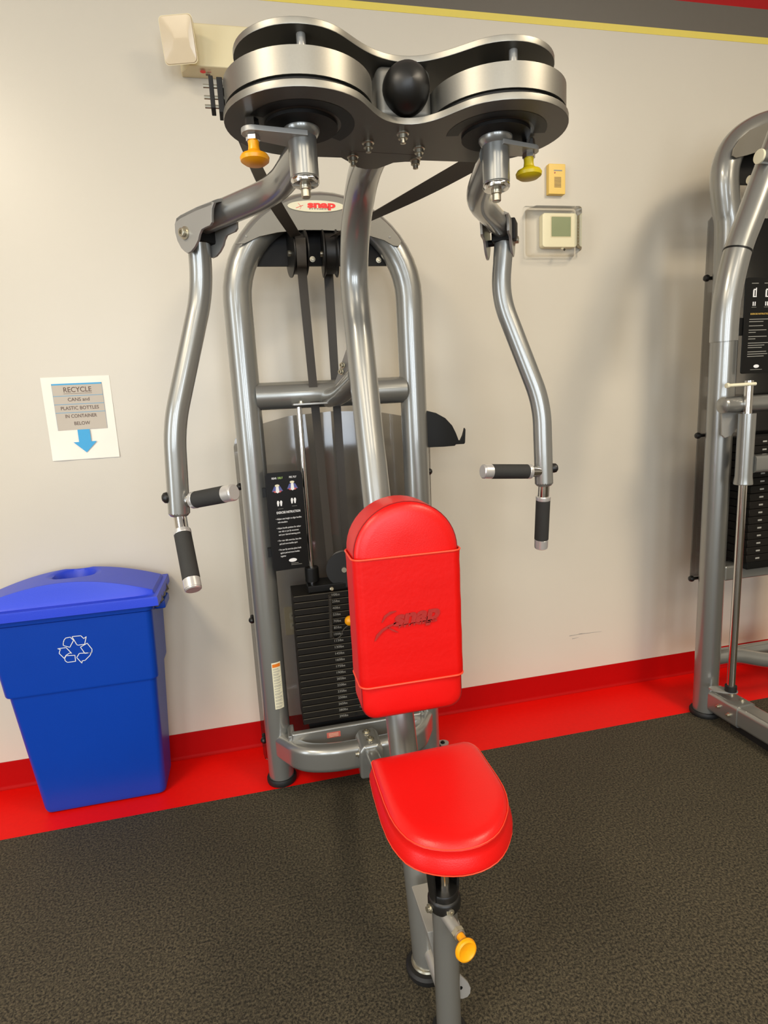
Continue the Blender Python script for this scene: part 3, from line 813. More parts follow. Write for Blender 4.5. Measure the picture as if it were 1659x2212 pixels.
# --- back pad
FY, BY = -1.093, -0.990
PCX = (P(767, 1213, FY).x + P(991, 1184, FY).x) / 2
PWD = P(991, 1184, FY).x - P(767, 1213, FY).x + 0.004
ZT, ZB = P(883, 1088, FY).z + 0.004, P(880, 1548, FY).z
def pad_loop(inset, y, grow=0.0):
    hw = PWD / 2 - inset + grow
    r = hw
    out = []
    zt = ZT - inset + grow; zb = ZB + inset - grow
    for k in range(25):                                   # flattened arch at the top
        a = math.pi * k / 24
        out.append(V((PCX + hw * math.cos(a), y, zt - 0.108 + 0.108 * math.sin(a))))
    rc = 0.03
    for k in range(6):
        a = math.pi + math.pi / 2 * k / 5
        out.append(V((PCX - hw + rc + rc * math.cos(a), y, zb + rc + rc * math.sin(a))))
    for k in range(6):
        a = 1.5 * math.pi + math.pi / 2 * k / 5
        out.append(V((PCX + hw - rc + rc * math.cos(a), y, zb + rc + rc * math.sin(a))))
    return out
loops = [pad_loop(0.02, BY), pad_loop(0.004, BY - 0.002), pad_loop(0.0, BY - 0.008), pad_loop(0.0, FY + 0.018), pad_loop(0.003, FY + 0.010), pad_loop(0.010, FY + 0.004), pad_loop(0.022, FY + 0.001), pad_loop(0.045, FY - 0.001), pad_loop(0.07, FY - 0.002)]
bpd = MB().loft(loops).build('back_pad', 'red_pad', fm)
sl = pad_loop(0.0012, FY + 0.014)
MB().tube(sl + [sl[0]], 0.0011, 6, caps=False).build('pad_seam', 'seam', bpd)
# sleeve pulled over the middle of the pad
sz1, sz0 = P(880, 1199, FY).z, P(888, 1472, FY).z
hw = PWD / 2
def sleeve_ring(z, g):
    out = []
    for q in rrect((PCX, (FY + BY) / 2, z), EX, EY, PWD + 2 * g, (BY - FY) + 2 * g + 0.002, 0.02, 6): out.append(q)
    return out
rings = [sleeve_ring(sz0, 0.0015), sleeve_ring(sz0 + 0.004, 0.0035)]
for k in range(1, 12):
    z = sz0 + (sz1 - sz0) * k / 12
    rings.append(sleeve_ring(z, 0.0035 + 0.0003 * math.sin(k * 2.1)))
rings += [sleeve_ring(sz1 - 0.004, 0.004), sleeve_ring(sz1, 0.0035)]
slv = MB().loft(rings, cap=False).build('pad_sleeve', 'red_sleeve', bpd)
for z, g in ((sz1, 0.004), (sz0, 0.003)):
    rg = sleeve_ring(z, g)
    MB().tube(rg + [rg[0]], 0.0022, 8, caps=False).build('sleeve_hem', 'piping', bpd)
# faded print on the sleeve
prY = FY - 0.0063
po = P(898, 1330, prY)
ang = math.radians(3.0)
pe1, pe2 = V((math.cos(ang), 0, math.sin(ang))), V((-0.28, 0, 1)).normalized()
text('faded_logo', 'snap', 'faded', bpd, po + V((0.004, 0, 0.0)), V((1, 0, 0.05)), V((0.25, 0, 1)), 0.046, bold=0.05, width=0.1)
text('faded_logo', 'FITNESS', 'faded', bpd, po + V((0.004, 0, -0.0175)), V((1, 0, 0.05)), V((0.25, 0, 1)), 0.009, bold=0.03, width=0.085)
def swoosh(pxs, wds):
    l, r_ = [], []
    cen = [P(u, v, prY) for (u, v) in pxs]
    for i, c in enumerate(cen):
        d = (cen[min(i + 1, len(cen) - 1)] - cen[max(i - 1, 0)]).normalized()
        nn = V((-d.z, 0, d.x))
        l.append(c + nn * wds[i]); r_.append(c - nn * wds[i])
    return l, r_
sw = MB()
sw.strip(*swoosh([(810, 1385), (816, 1373), (826, 1362), (840, 1353), (856, 1345)], [0.0012, 0.0032, 0.003, 0.0028, 0.001]))
sw.strip(*swoosh([(825, 1345), (832, 1332), (843, 1324), (856, 1320)], [0.001, 0.0028, 0.003, 0.001]))
sw.strip(*swoosh([(838, 1356), (850, 1362), (860, 1366)], [0.0008, 0.002, 0.0006]))
sw.build('faded_logo', 'faded', bpd)
# pad brackets to the column
MB().box((AX(-0.93), -0.915, 1.0), 0.05, 0.16, 0.05).build('pad_bracket', 'black_steel', fm, bev=0.003)
MB().box((AX(-0.95), -0.955, 0.70), 0.05, 0.08, 0.05).build('pad_bracket', 'black_steel', fm, bev=0.003)

# --- seat
ZS = 0.582
spx = [(803, 1648.6), (811, 1677), (821, 1706), (831, 1735), (843, 1763), (854, 1782), (866, 1797), (880, 1811), (897, 1821), (916, 1828.5), (937, 1833), (957, 1835.5), (977, 1836), (997, 1835), (1017, 1831.4), (1035, 1826), (1051, 1818.6), (1066, 1808.5), (1077, 1797), (1085.5, 1783), (1091, 1768.6), (1095.5, 1752), (1096, 1734), (1092.5, 1717), (1086, 1700), (1075, 1681), (1063, 1663), (1051, 1645.5), (1040, 1628.6), (1033, 1618.5), (1024, 1610.5), (1014, 1606), (1003, 1605), (960, 1613.5), (917, 1622), (874, 1630.5), (831, 1639), (814, 1642), (806, 1644.5)]
so_ = [Z(u, v, ZS) for (u, v) in spx]
cen = sum(so_, V((0, 0, 0))) / len(so_)
def seat_loop(s_, z, grow):
    out = []
    for q in so_:
        d = (q - cen); d.z = 0
        out.append(V((cen.x, cen.y, z)) + d * s_ + d.normalized() * grow)
    return out
sl_ = [seat_loop(0.9, ZS - 0.047, 0.0), seat_loop(1.0, ZS - 0.047, 0.004), seat_loop(1.0, ZS - 0.041, 0.0092), seat_loop(1.0, ZS - 0.030, 0.0085), seat_loop(1.0, ZS - 0.018, 0.003), seat_loop(1.0, ZS - 0.010, 0.0008), seat_loop(1.0, ZS - 0.002, 0.0018), seat_loop(1.0, ZS, 0.0), seat_loop(0.97, ZS + 0.006, 0.0), seat_loop(0.92, ZS + 0.0105, 0.0), seat_loop(0.83, ZS + 0.0128, 0.0), seat_loop(0.65, ZS + 0.0135, 0.0)]
seat = MB().loft(sl_).build('seat', 'red_pad', fm)
pi = seat_loop(1.0, ZS + 0.0005, 0.0012)
MB().tube(pi + [pi[0]], 0.0009, 6, caps=False).build('seat_piping', 'piping', seat)
pi2 = seat_loop(1.0, ZS - 0.044, 0.0082)
MB().tube(pi2 + [pi2[0]], 0.0011, 6, caps=False).build('seat_piping', 'piping', seat)
MB().loft([seat_loop(0.86, ZS - 0.057, 0), seat_loop(0.96, ZS - 0.055, 0), seat_loop(0.97, ZS - 0.0465, 0)]).build('seat_base', 'black', seat)

# --- seat post assembly
SPY = -1.24
SPX = P(964, 2060, SPY).x
fp_ = MB().cyl((SPX, SPY, 0.012), (SPX, SPY, 0.325), 0.0265, 28).build('front_post', 'frame', fm)
MB().lathe((SPX, SPY, 0), EZ, [(0.035, 0), (0.037, 0.005), (0.037, 0.012), (0.034, 0.018), (0.0268, 0.018)], 28).build('foot_pad', 'rubber_foot', fp_)
MB().lathe((SPX, SPY, 0.318), EZ, [(0.026, 0), (0.0315, 0.0), (0.0335, 0.004), (0.0335, 0.020), (0.031, 0.024), (0.029, 0.026), (0.029, 0.036), (0.027, 0.040), (0.013, 0.040)], 30).build('post_collar', 'black_gloss', fp_)
ol, il = [], []
for z in (0.345, 0.40, 0.46, ZS - 0.062):
    rr_ = 0.031 + 0.012 * (z - 0.345) / 0.17
    ol.append([V((SPX + rr_ * math.cos(math.radians(a)), SPY + rr_ * math.sin(math.radians(a)), z)) for a in range(-5, 226, 15)] + [V((SPX + (rr_ - 0.005) * math.cos(math.radians(a)), SPY + (rr_ - 0.005) * math.sin(math.radians(a)), z)) for a in range(220, -6, -15)])
MB().loft(ol).build('post_shell', 'black_gloss', fp_)
sp_ = MB().cyl((SPX, SPY, 0.30), (SPX, SPY, ZS - 0.06), 0.0125, 24).build('seat_post', 'chrome', fm)
MB().box((SPX, SPY, ZS - 0.062), 0.11, 0.14, 0.012).build('seat_bracket', 'black', sp_, bev=0.002)
kb0, kb1 = P(967, 1982, SPY - 0.028), P(994, 2022, SPY - 0.072)
kd = (kb1 - kb0).normalized()
ko = MB().tube([kb0 - kd * 0.012, kb1], 0.0115, 18).build('pull_pin_housing', 'plate', fp_)
MB().lathe(kb1 - kd * 0.012, kd, [(0.0095, 0), (0.0135, 0.001), (0.0135, 0.010), (0.0095, 0.012)], 6).build('pull_pin_nut', 'zinc', fp_)
kfront = V((0.16, -0.86, 0.12)).normalized()
kc = P(1006, 2052, SPY - 0.105)
MB().tube(spline([kb1 - kd * 0.004, kb1 + kd * 0.012, kc + kfront * -0.004], 6), 0.008, 14).build('pull_knob_stem', 'yellow_knob', fp_)
MB().lathe(kc - kfront * 0.008, kfront, [(0.009, -0.004), (0.014, 0.0), (0.0205, 0.004), (0.022, 0.008), (0.0205, 0.0125), (0.017, 0.014), (0.012, 0.0115), (0, 0.0105)], 30).build('pull_knob', 'yellow_knob', fp_)
bolt(fp_, P(972, 1968, SPY - 0.03), V((0.3, -1, 0.2)).normalized(), 0.006, 0.007)
bolt(fp_, P(929, 1962, SPY - 0.01), V((-1, -0.35, 0.1)).normalized(), 0.006, 0.008)
# gusset between column and front post
cxy = lambda y: AX(y)
gp = MB().loft([[V((0.288, -1.225, 0.12)), V((0.312, -1.225, 0.12)), V((0.312, -1.15, 0.12)), V((0.288, -1.15, 0.12))],
                [V((0.262, -1.225, 0.245)), V((0.336, -1.225, 0.245)), V((0.336, -1.10, 0.245)), V((0.262, -1.10, 0.245))]])
gp.build('post_gusset', 'plate', fm, bev=0.003)
MB().cyl((AX(-1.1), -1.09, 0.06), (AX(-1.2), SPY, 0.06), 0.014, 16).build('foot_link', 'plate', fm)
# anchor tab with hole on the front post
tabc = P(995, 2134, SPY + 0.012)
tpts = [P(u, v, SPY + 0.012) for (u, v) in ((984, 2094), (991, 2104), (1004, 2116), (1012, 2124), (1017, 2135), (1016, 2146), (1010, 2154), (1000, 2158), (984, 2158))]
tbm = MB().prism(tpts, (0, 0.006, 0)).build('anchor_tab', 'alu', fp_, bev=0.001)
MB().lathe(V((tabc.x, SPY + 0.012, tabc.z)), -EY, [(0.0045, 0), (0.0045, 0.0006), (0, 0.0006)], 14).build('tab_hole', 'black', fp_)

# ================================================================== RECYCLING BIN
bn_ = thing('recycling_bin', 'tall blue plastic recycling bin with white recycling arrows and hooded lid', 'bin', (-0.61, -0.12, 0))
def bin_loop(z, grow=0.0):
    t = z / 0.72
    xl = -0.806 + (-0.858 + 0.806) * t - grow; xr = -0.408 + (-0.372 + 0.408) * t + grow
    yf = -0.212 + (-0.268 + 0.212) * t - grow; yb = -0.045 + 0.022 * t + grow
    return rrect(((xl + xr) / 2, (yf + yb) / 2, z), EX, EY, xr - xl, yb - yf, 0.022, 5)
body = MB().loft([bin_loop(0.0, -0.012), bin_loop(0.006, -0.004), bin_loop(0.02, -0.001), bin_loop(0.452), bin_loop(0.456, 0.001), bin_loop(0.457, 0.0065), bin_loop(0.463, 0.008), bin_loop(0.70, 0.006), bin_loop(0.705, 0.012), bin_loop(0.728, 0.013)]).build('bin_body', 'blue', bn_)
# handle lug on the short side
MB().box((-0.352, -0.145, 0.692), 0.035, 0.10, 0.028).build('bin_handle', 'blue', bn_, bev=0.006)
bg = MB()
lp = []
for k in range(9):
    y = -0.235 + 0.19 * k / 8
    r_ = 0.006 * math.sin(k * 2.3)
    lp.append([V((-0.375, y, 0.735 + r_)), V((-0.346 + r_, y, 0.735 + r_)), V((-0.340 + r_ * 1.3, y, 0.715)), V((-0.350, y, 0.70 + r_)), V((-0.362, y, 0.70))])
bg.loft(lp).build('bin_bag', 'bag', bn_)
# lid: skirt and a barrel-topped hood running along the long side
LX0, LX1, LY0, LY1 = -0.895, -0.342, -0.292, -0.018
LZ = 0.722
def lid_z(x, y):
    t = (x - LX0) / (LX1 - LX0)
    h = 0.034 + 0.072 * math.sin(math.pi * min(1, max(0, (t * 0.86 + 0.06)))) ** 0.8
    return h
lid = MB()
nx, ny = 28, 18
HC = V((-0.622, -0.125, 0)); HA, HB = 0.066, 0.062
grid = {}
vs, fs = [], []
def lid_pt(i, j):
    tx, ty = i / nx, j / ny
    x = LX0 + (LX1 - LX0) * tx; y = LY0 + (LY1 - LY0) * ty
    ey = min(ty, 1 - ty) * (LY1 - LY0); ex_ = min(tx, 1 - tx) * (LX1 - LX0)
    z = LZ + 0.030
    rim = 0.028
    if ey > rim and ex_ > rim * 0.5:
        top = LZ + 0.030 + 0.068 * math.sin(math.pi * (0.05 + 0.93 * tx)) ** 0.9
        s = min(1, (ey - rim) / 0.014)
        z = z + (top - z) * (s * s * (3 - 2 * s))
    # funnel of the round opening
    e = math.hypot((x - HC.x) / HA, (y - HC.y) / HB)
    if e < 1.25:
        if e > 1.0: z -= 0.006 * (1.25 - e) / 0.25
        else: z -= 0.006 + 0.045 * (1 - max(0.7, e)) / 0.3
    return V((x, y, z)), e
keep = {}
nx, ny = 96, 60
pts_, es_ = [], []
for i in range(nx + 1):
    for j in range(ny + 1):
        q, e = lid_pt(i, j); pts_.append(q); es_.append(e)
for i in range(nx):
    for j in range(ny):
        ids = [i * (ny + 1) + j, (i + 1) * (ny + 1) + j, (i + 1) * (ny + 1) + j + 1, i * (ny + 1) + j + 1]
        if sum(es_[k] for k in ids) / 4 > 0.72:
            fs.append(ids)
lid.add(pts_, fs)
ring = [i * (ny + 1) for i in range(nx + 1)] + [nx * (ny + 1) + j for j in range(1, ny + 1)] + [i * (ny + 1) + ny for i in range(nx - 1, -1, -1)] + [j for j in range(ny - 1, 0, -1)]
rt = [pts_[k] for k in ring]
lid.loft([rt, [q + V((0, 0, -0.006)) + (V((q.x, q.y, 0)) - V(((LX0 + LX1) / 2, (LY0 + LY1) / 2, 0))) * 0.006 for q in rt], [q + V((0, 0, -0.030)) + (V((q.x, q.y, 0)) - V(((LX0 + LX1) / 2, (LY0 + LY1) / 2, 0))) * 0.008 for q in rt], [q + V((0, 0, -0.030)) - (V((q.x, q.y, 0)) - V(((LX0 + LX1) / 2, (LY0 + LY1) / 2, 0))) * 0.02 for q in rt]], cap=False)
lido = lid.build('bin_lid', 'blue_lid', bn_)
MB().lathe((HC.x, HC.y, LZ + 0.0), EZ, [(0.0, 0.0), (0.05, 0.0), (0.05, 0.004), (0, 0.004)], 24).build('lid_opening', 'black', lido)
# recycling arrows: outlines printed on the front face
rp = [[(137, 1388), (138.5, 1382.5), (142, 1378), (152, 1376), (159, 1383), (151, 1398), (137, 1394)],
      [(157, 1374.5), (175, 1373), (181, 1379), (186.5, 1375), (183, 1391.5), (180, 1391.5), (169, 1393.5), (166, 1392), (156, 1375.5)],
      [(188.5, 1389), (199, 1402), (198.5, 1409), (183.5, 1411), (174, 1397.5)],
      [(171.5, 1411), (197, 1409.5), (195, 1415), (184, 1426), (178, 1427), (177, 1432), (166, 1420)],
      [(143, 1416), (162, 1415), (163.5, 1428), (146, 1430.5), (141, 1427), (140, 1422)],
      [(125, 1401), (143, 1398.5), (155, 1411), (151, 1410), (143, 1415), (139, 1422), (128, 1411), (129.5, 1405), (131, 1403)]]
def bin_front(u, v):
    n = V((0, -1, -0.0778)).normalized()
    o_ = V((-0.6, -0.212 - 0.0065, 0)) 
    return PL(u, v, o_, n) + n * 0.0012
ra = MB()
for poly in rp:
    q = [bin_front(u, v) for (u, v) in poly]
    q.append(q[0])
    for a, b_ in zip(q[:-1], q[1:]):
        d = (b_ - a).normalized(); nn = d.cross(V((0, -1, -0.0778)).normalized()) * 0.0011
        a2, b3 = a - d * 0.0008, b_ + d * 0.0008
        ra.add([a2 + nn, b3 + nn, b3 - nn, a2 - nn], [[0, 1, 2, 3]])
ra.build('recycling_symbol', 'white_print', body)

# ================================================================== WALL THINGS
# recycle notice
sg = thing('recycle_sign', 'white paper notice reading RECYCLE with a blue down arrow taped above the bin', 'sign', P(174, 900, -0.001))
sx0, sz1_ = -0.6707, 1.4679
SW, SH = 0.2159, 0.2794
pv, pf = [], []
for i in range(13):
    for j in range(13):
        x, z = sx0 + SW * i / 12, sz1_ - SH * j / 12
        curl = 0.0016 + 0.004 * max(0, (j - 9) / 3) ** 2 * (0.4 + 0.6 * math.sin(i * 0.6 + 0.4) ** 2) + 0.0006 * math.sin(i * 0.9 + j * 0.5)
        pv.append(V((x, -curl, z)))
for i in range(12):
    for j in range(12): pf.append([i * 13 + j, (i + 1) * 13 + j, (i + 1) * 13 + j + 1, i * 13 + j + 1])
sheet = MB().add(pv, pf).build('paper_sheet', 'paper', sg)
def sp2(u, v, d=0.0032): return P(60 + u * 0.14467, 790 + v * 0.14467, -d)
bx0, bx1 = sx0 + 0.031, sx0 + 0.189
bz1, bz0 = sz1_ - 0.022, sz1_ - 0.178
def rect(name, m_, x0, x1, z0, z1, y, par): 
    return MB().add([V((x0, y, z0)), V((x1, y, z0)), V((x1, y, z1)), V((x0, y, z1))], [[0, 1, 2, 3]]).build(name, m_, par)
rect('grey_box', 'paper_grey', bx0, bx1, bz0, bz1, -0.0030, sg)
rect('box_border', 'paper_blue', bx0, bx1, bz1 - 0.005, bz1, -0.0033, sg)
for zz_ in (bz1 - 0.041, bz1 - 0.069, bz1 - 0.097):
    rect('box_rule', 'paper_line', bx0, bx1, zz_ - 0.0015, zz_ + 0.0008, -0.0033, sg)
for x in (bx0, bx1 - 0.0006): rect('box_border', 'paper_line', x, x + 0.0006, bz0, bz1, -0.0033, sg)
bxm = (bx0 + bx1) / 2
for body_, z, s_, wd in (('RECYCLE', bz1 - 0.022, 0.024, 0.088), ('CANS and', bz1 - 0.0545, 0.0165, 0.068), ('PLASTIC BOTTLES', bz1 - 0.083, 0.0165, 0.120), ('IN CONTAINER', bz1 - 0.110, 0.0165, 0.100), ('BELOW', bz1 - 0.135, 0.0165, 0.05)):
    text('sign_lettering', body_, 'brown_ink', sg, V((bxm, -0.0035, z)), EX, EZ, s_, bold=0.008, width=wd)
rect('lettering_underline', 'brown_ink', bxm - 0.045, bxm + 0.045, bz1 - 0.0345, bz1 - 0.0335, -0.0035, sg)
ax_ = bxm + 0.002
MB().add([V((x, -0.0058, z)) for (x, z) in ((ax_ - 0.0195, bz0), (ax_ + 0.0195, bz0), (ax_ + 0.0195, bz0 - 0.042), (ax_ + 0.0375, bz0 - 0.042), (ax_, bz0 - 0.079), (ax_ - 0.0375, bz0 - 0.042), (ax_ - 0.0195, bz0 - 0.042))], [[0, 1, 2, 3, 4, 5, 6]]).build('down_arrow', 'paper_blue', sg)

# emergency light
el = thing('emergency_light', 'cream emergency light box with square swivel lamp head high on the wall', 'light', P(500, 110, 0))
ex0 = P(393, 165, -0.01).x
ez0, ez1 = P(400, 166, -0.005).z, P(432, 50, -0.075).z
fz0 = P(436, 143, -0.075).z
bd = [V((ex0, 0, ez0)), V((ex0, -0.02, ez0)), V((ex0 + 0.025, -0.075, fz0)), V((ex0 + 0.025, -0.075, ez1)), V((ex0, -0.02, ez1 + 0.012)), V((ex0, 0, ez1 + 0.012))]
elb = MB()
sh_ = [V((0.30, 0, 0))]
L0 = [V((ex0, 0, ez0)), V((ex0 + 0.30, 0, ez0)), V((ex0 + 0.30, 0, ez1 + 0.02)), V((ex0, 0, ez1 + 0.02))]
L1 = [V((ex0, -0.03, ez0)), V((ex0 + 0.30, -0.03, ez0)), V((ex0 + 0.30, -0.03, ez1 + 0.02)), V((ex0, -0.03, ez1 + 0.02))]
L2 = [V((ex0 + 0.03, -0.075, fz0)), V((ex0 + 0.27, -0.075, fz0)), V((ex0 + 0.27, -0.075, ez1)), V((ex0 + 0.03, -0.075, ez1))]
elb.loft([L0, L1, L2])
elb.build('light_body', 'cream', el, bev=0.004, seg=3)
# lamp head facing down and left
hc_ = P(385, 86, -0.125)
hn = V((-0.28, -0.9, -0.22)).normalized()
hx = V((1, -0.30, -0.02)); hx = (hx - hn * hx.dot(hn)).normalized(); hz_ = hn.cross(hx); hz_ = hz_ if hz_.z > 0 else -hz_
hw_, hh_ = 0.104, 0.124
hd = MB().loft([rrect(hc_ - hn * 0.045, hx, hz_, hw_ * 0.55, hh_ * 0.55, 0.008, 4), rrect(hc_ - hn * 0.02, hx, hz_, hw_ * 0.92, hh_ * 0.92, 0.012, 4), rrect(hc_, hx, hz_, hw_, hh_, 0.012, 4)]).build('lamp_head', 'cream', el)
MB().loft([rrect(hc_, hx, hz_, hw_ * 0.98, hh_ * 0.98, 0.012, 4), rrect(hc_ + hn * 0.003, hx, hz_, hw_ * 0.95, hh_ * 0.95, 0.012, 4), rrect(hc_ + hn * 0.005 + hx * 0.008, hx, hz_, hw_ * 0.55, hh_ * 0.4, 0.008, 4), rrect(hc_ + hn * 0.0065 + hx * 0.012, hx, hz_, hw_ * 0.45, hh_ * 0.05, 0.002, 4)]).build('lamp_lens', 'lens', el)
MB().cyl(hc_ - hn * 0.05, V((hc_.x + 0.02, -0.07, hc_.z)), 0.014, 14).build('lamp_arm', 'cream', el)
st = PL(438, 152, V((ex0 + 0.03, -0.052, (ez0 + fz0) / 2)), V((0, -0.6, -0.8)).normalized())
dn = (V((0, -0.075, fz0)) - V((0, -0.03, ez0))).normalized()
sn = V((0, -dn.z, dn.y)).normalized()
if sn.z > 0: sn = -sn
MB().add([q + sn * 0.004 for q in ellipse(st, EX, dn, 0.009, 0.010, 14)], [list(range(14))]).build('test_button', 'red_print', el)
MB().add([st + EX * 0.012 + sn * 0.0042 + EX * a + dn * b_ for (a, b_) in ((-0.004, -0.022), (0.010, -0.022), (0.010, -0.012), (-0.004, -0.012))], [[0, 1, 2, 3]]).build('printed_mark', 'brown_ink', el)
MB().add([st + EX * 0.014 + sn * 0.0042 + EX * a + dn * b_ for (a, b_) in ((0, -0.002), (0.012, -0.002), (0.012, 0.004), (0, 0.004))], [[0, 1, 2, 3]]).build('printed_mark', 'nameplate', el)

# yellowed detector
q0, q1 = P(1184, 353, -0.02), P(1222, 420, -0.02)
dt = thing('wall_detector', 'small aged yellow wall detector with vent slots above the thermostat', 'detector', V(((q0.x + q1.x) / 2, 0, q1.z)))
MB().box(((q0.x + q1.x) / 2, -0.011, (q0.z + q1.z) / 2), q1.x - q0.x - 0.004, 0.022, q0.z - q1.z).build('detector_body', 'amber', dt, bev=0.003)
dcx = (q0.x + q1.x) / 2
MB().box((dcx + 0.003, -0.0222, q0.z - 0.024), 0.034, 0.0006, 0.004).build('detector_print', 'grey_print', dt)
MB().lathe((dcx - 0.010, -0.0218, q0.z - 0.032), -EY, [(0.003, 0), (0.0025, 0.0015), (0, 0.002)], 10).build('status_lamp', 'nameplate', dt)
for k in range(9):
    MB().box((dcx + 0.002, -0.0222, q0.z - 0.048 - 0.0042 * k), 0.028, 0.0008, 0.0018).build('vent_slot', 'brown_ink', dt)

# thermostat
q0, q1 = P(1172, 459, -0.03), P(1247, 534, -0.03)
tx, tz = (q0.x + q1.x) / 2, (q0.z + q1.z) / 2
th_ = thing('thermostat', 'ivory wall thermostat with grey green display inside a clear guard', 'thermostat', V((tx, 0, q1.z)))
MB().prism(rrect((tx, 0, tz), EX, EZ, q1.x - q0.x, q0.z - q1.z, 0.012), (0, -0.03, 0)).build('thermostat_body', 'ivory', th_, bev=0.004)
MB().prism(rrect((tx + 0.004, -0.0295, tz + 0.012), EX, EZ, 0.088, 0.078, 0.003), (0, -0.001, 0)).build('display_frame', 'cream', th_)
MB().prism(rrect((tx + 0.004, -0.0303, tz + 0.012), EX, EZ, 0.080, 0.070, 0.002), (0, -0.001, 0)).build('display', 'lcd', th_)
# clear guard
g0, g1 = P(1152, 438, -0.07), P(1262, 545, -0.07)
gd = thing('thermostat_guard', 'clear plastic lockable guard box covering the ivory thermostat', 'cover', V((tx, 0, g1.z)))
gx, gz = (g0.x + g1.x) / 2, (g0.z + g1.z) / 2
gw, gh = g1.x - g0.x, g0.z - g1.z
GL = [rrect((gx, -0.001, gz), EX, EZ, gw + 0.018, gh + 0.018, 0.012, 4), rrect((gx, -0.005, gz), EX, EZ, gw + 0.018, gh + 0.018, 0.012, 4), rrect((gx, -0.007, gz), EX, EZ, gw, gh, 0.012, 4), rrect((gx, -0.062, gz), EX, EZ, gw - 0.012, gh - 0.012, 0.012, 4), rrect((gx, -0.07, gz), EX, EZ, gw - 0.03, gh - 0.03, 0.012, 4)]
gb = MB().loft(GL, cap=False)
gb.add(GL[-1], [list(range(len(GL[-1])))])
gb.build('guard_shell', 'clear', gd)
lkp = P(1214, 540, -0.05)
MB().lathe((lkp.x, -0.062, gz - gh / 2 + 0.012), V((0, -1, -0.3)), [(0.006, -0.012), (0.006, 0.004), (0.0045, 0.006), (0, 0.006)], 14).build('guard_lock', 'chrome', gd)
for k in range(10):
    MB().box((gx + gw / 2 - 0.002, -0.030, gz - gh * 0.32 + gh * 0.6 * k / 9), 0.002, 0.003, 0.003).build('guard_vent', 'white_print', gd)

# power outlet behind the stack
ou = thing('power_outlet', 'cream duplex power outlet low on the wall behind the weight stack', 'outlet', V((0.099, 0, 0.445)))
MB().prism(rrect((0.099, 0, 0.506), EX, EZ, 0.07, 0.114, 0.004), (0, -0.006, 0)).build('outlet_plate', 'cream', ou, bev=0.0015)
for dz in (-0.02, 0.02):
    r0 = MB().prism(rrect((0.099, -0.006, 0.506 + dz), EX, EZ, 0.034, 0.028, 0.008), (0, -0.002, 0)).build('receptacle', 'ivory', ou)
    for dx in (-0.006, 0.006):
        MB().box((0.099 + dx, -0.0082, 0.508 + dz), 0.0018, 0.0008, 0.008).build('slot', 'black', r0)

# ================================================================== SECOND MACHINE (cut by the picture edge)
cm = thing('cable_machine', 'grey weight machine with chrome rod and smoked panel standing right of the thermostat', 'exercise machine', (2.0, -0.35, 0))
RY = -0.322
RX = 1.721
RX2 = RX + 0.56
rmid = (RX + RX2) / 2; rrad = (RX2 - RX) / 2
apx = [(1576, 560), (1574, 500), (1570, 455), (1566, 420), (1564.5, 390), (1568, 357), (1581, 325), (1604, 298), (1640, 277), (1690, 262)]
aw = [P(u, v, RY) for (u, v) in apx]
half = [V((RX, RY, 0.012)), V((RX, RY, 0.8)), V((RX, RY, 1.45))] + spline([V((RX, RY, 1.6))] + aw[1:], 5)
rmid = half[-1].x + 0.06
ar = half + [V((rmid, RY, half[-1].z + 0.008))] + [V((2 * rmid - q.x, q.y, q.z)) for q in half[::-1]]
RX2 = 2 * rmid - RX
rrad = (RX2 - RX) / 2
ATOP = half[-1].z
ru = MB().tube(ar, 0.046, 28).build('upright_frame', 'frame', cm)
for x in (RX, RX2):
    MB().lathe((x, RY, 0), EZ, [(0.056, 0), (0.058, 0.006), (0.058, 0.014), (0.054, 0.02), (0.047, 0.02)], 32).build('foot_pad', 'rubber_foot', ru)
# hood
hpx = [(1590, 341), (1582, 336), (1584, 322), (1598, 300), (1622, 280), (1655, 266), (1700, 256), (1790, 250)]
hpl = [(1790, 330), (1700, 325), (1640, 327), (1615, 335)]
MB().prism([P(u, v, RY - 0.053) for (u, v) in hpx + hpl], (0, 0.005, 0)).build('logo_hood', 'hood', cm, bev=0.001, ang=50)
hz = [P(u, v, RY + 0.01) for (u, v) in ((1592, 330), (1800, 320), (1800, 402), (1596, 398))]
MB().prism(hz, (0, 0.012, 0)).build('pulley_housing', 'black_steel', cm, bev=0.002)
# smoked panel and its caps
sx_l = P(1516, 940, RY + 0.03).x
rp_ = [V((sx_l, RY + 0.075, 0.56)), V((RX2 + 0.06, RY + 0.075, 0.56)), V((RX2 + 0.06, RY + 0.075, 1.80)), V((sx_l + 0.005, RY + 0.075, 1.80))]
rp_ = [V((RX - 0.032, RY + 0.075, 0.565)), V((RX2 + 0.03, RY + 0.075, 0.565)), V((RX2 + 0.03, RY + 0.075, 1.92)), V((RX - 0.009, RY + 0.075, 1.93)), V((RX - 0.022, RY + 0.075, 1.915))]
rs = MB().prism(rp_, (0, 0.006, 0)).build('smoked_panel', 'smoke', cm)
for (u, v) in ((1527, 601), (1508, 941), (1494, 1250)):
    q = P(u, v, RY + 0.06)
    MB().lathe(q, V((-1, 0, 0)), [(0.006, -0.05), (0.0065, -0.006), (0.0115, -0.004), (0.0125, 0.002), (0.010, 0.009), (0.005, 0.012), (0, 0.0125)], 16).build('panel_cap', 'black_gloss', rs)
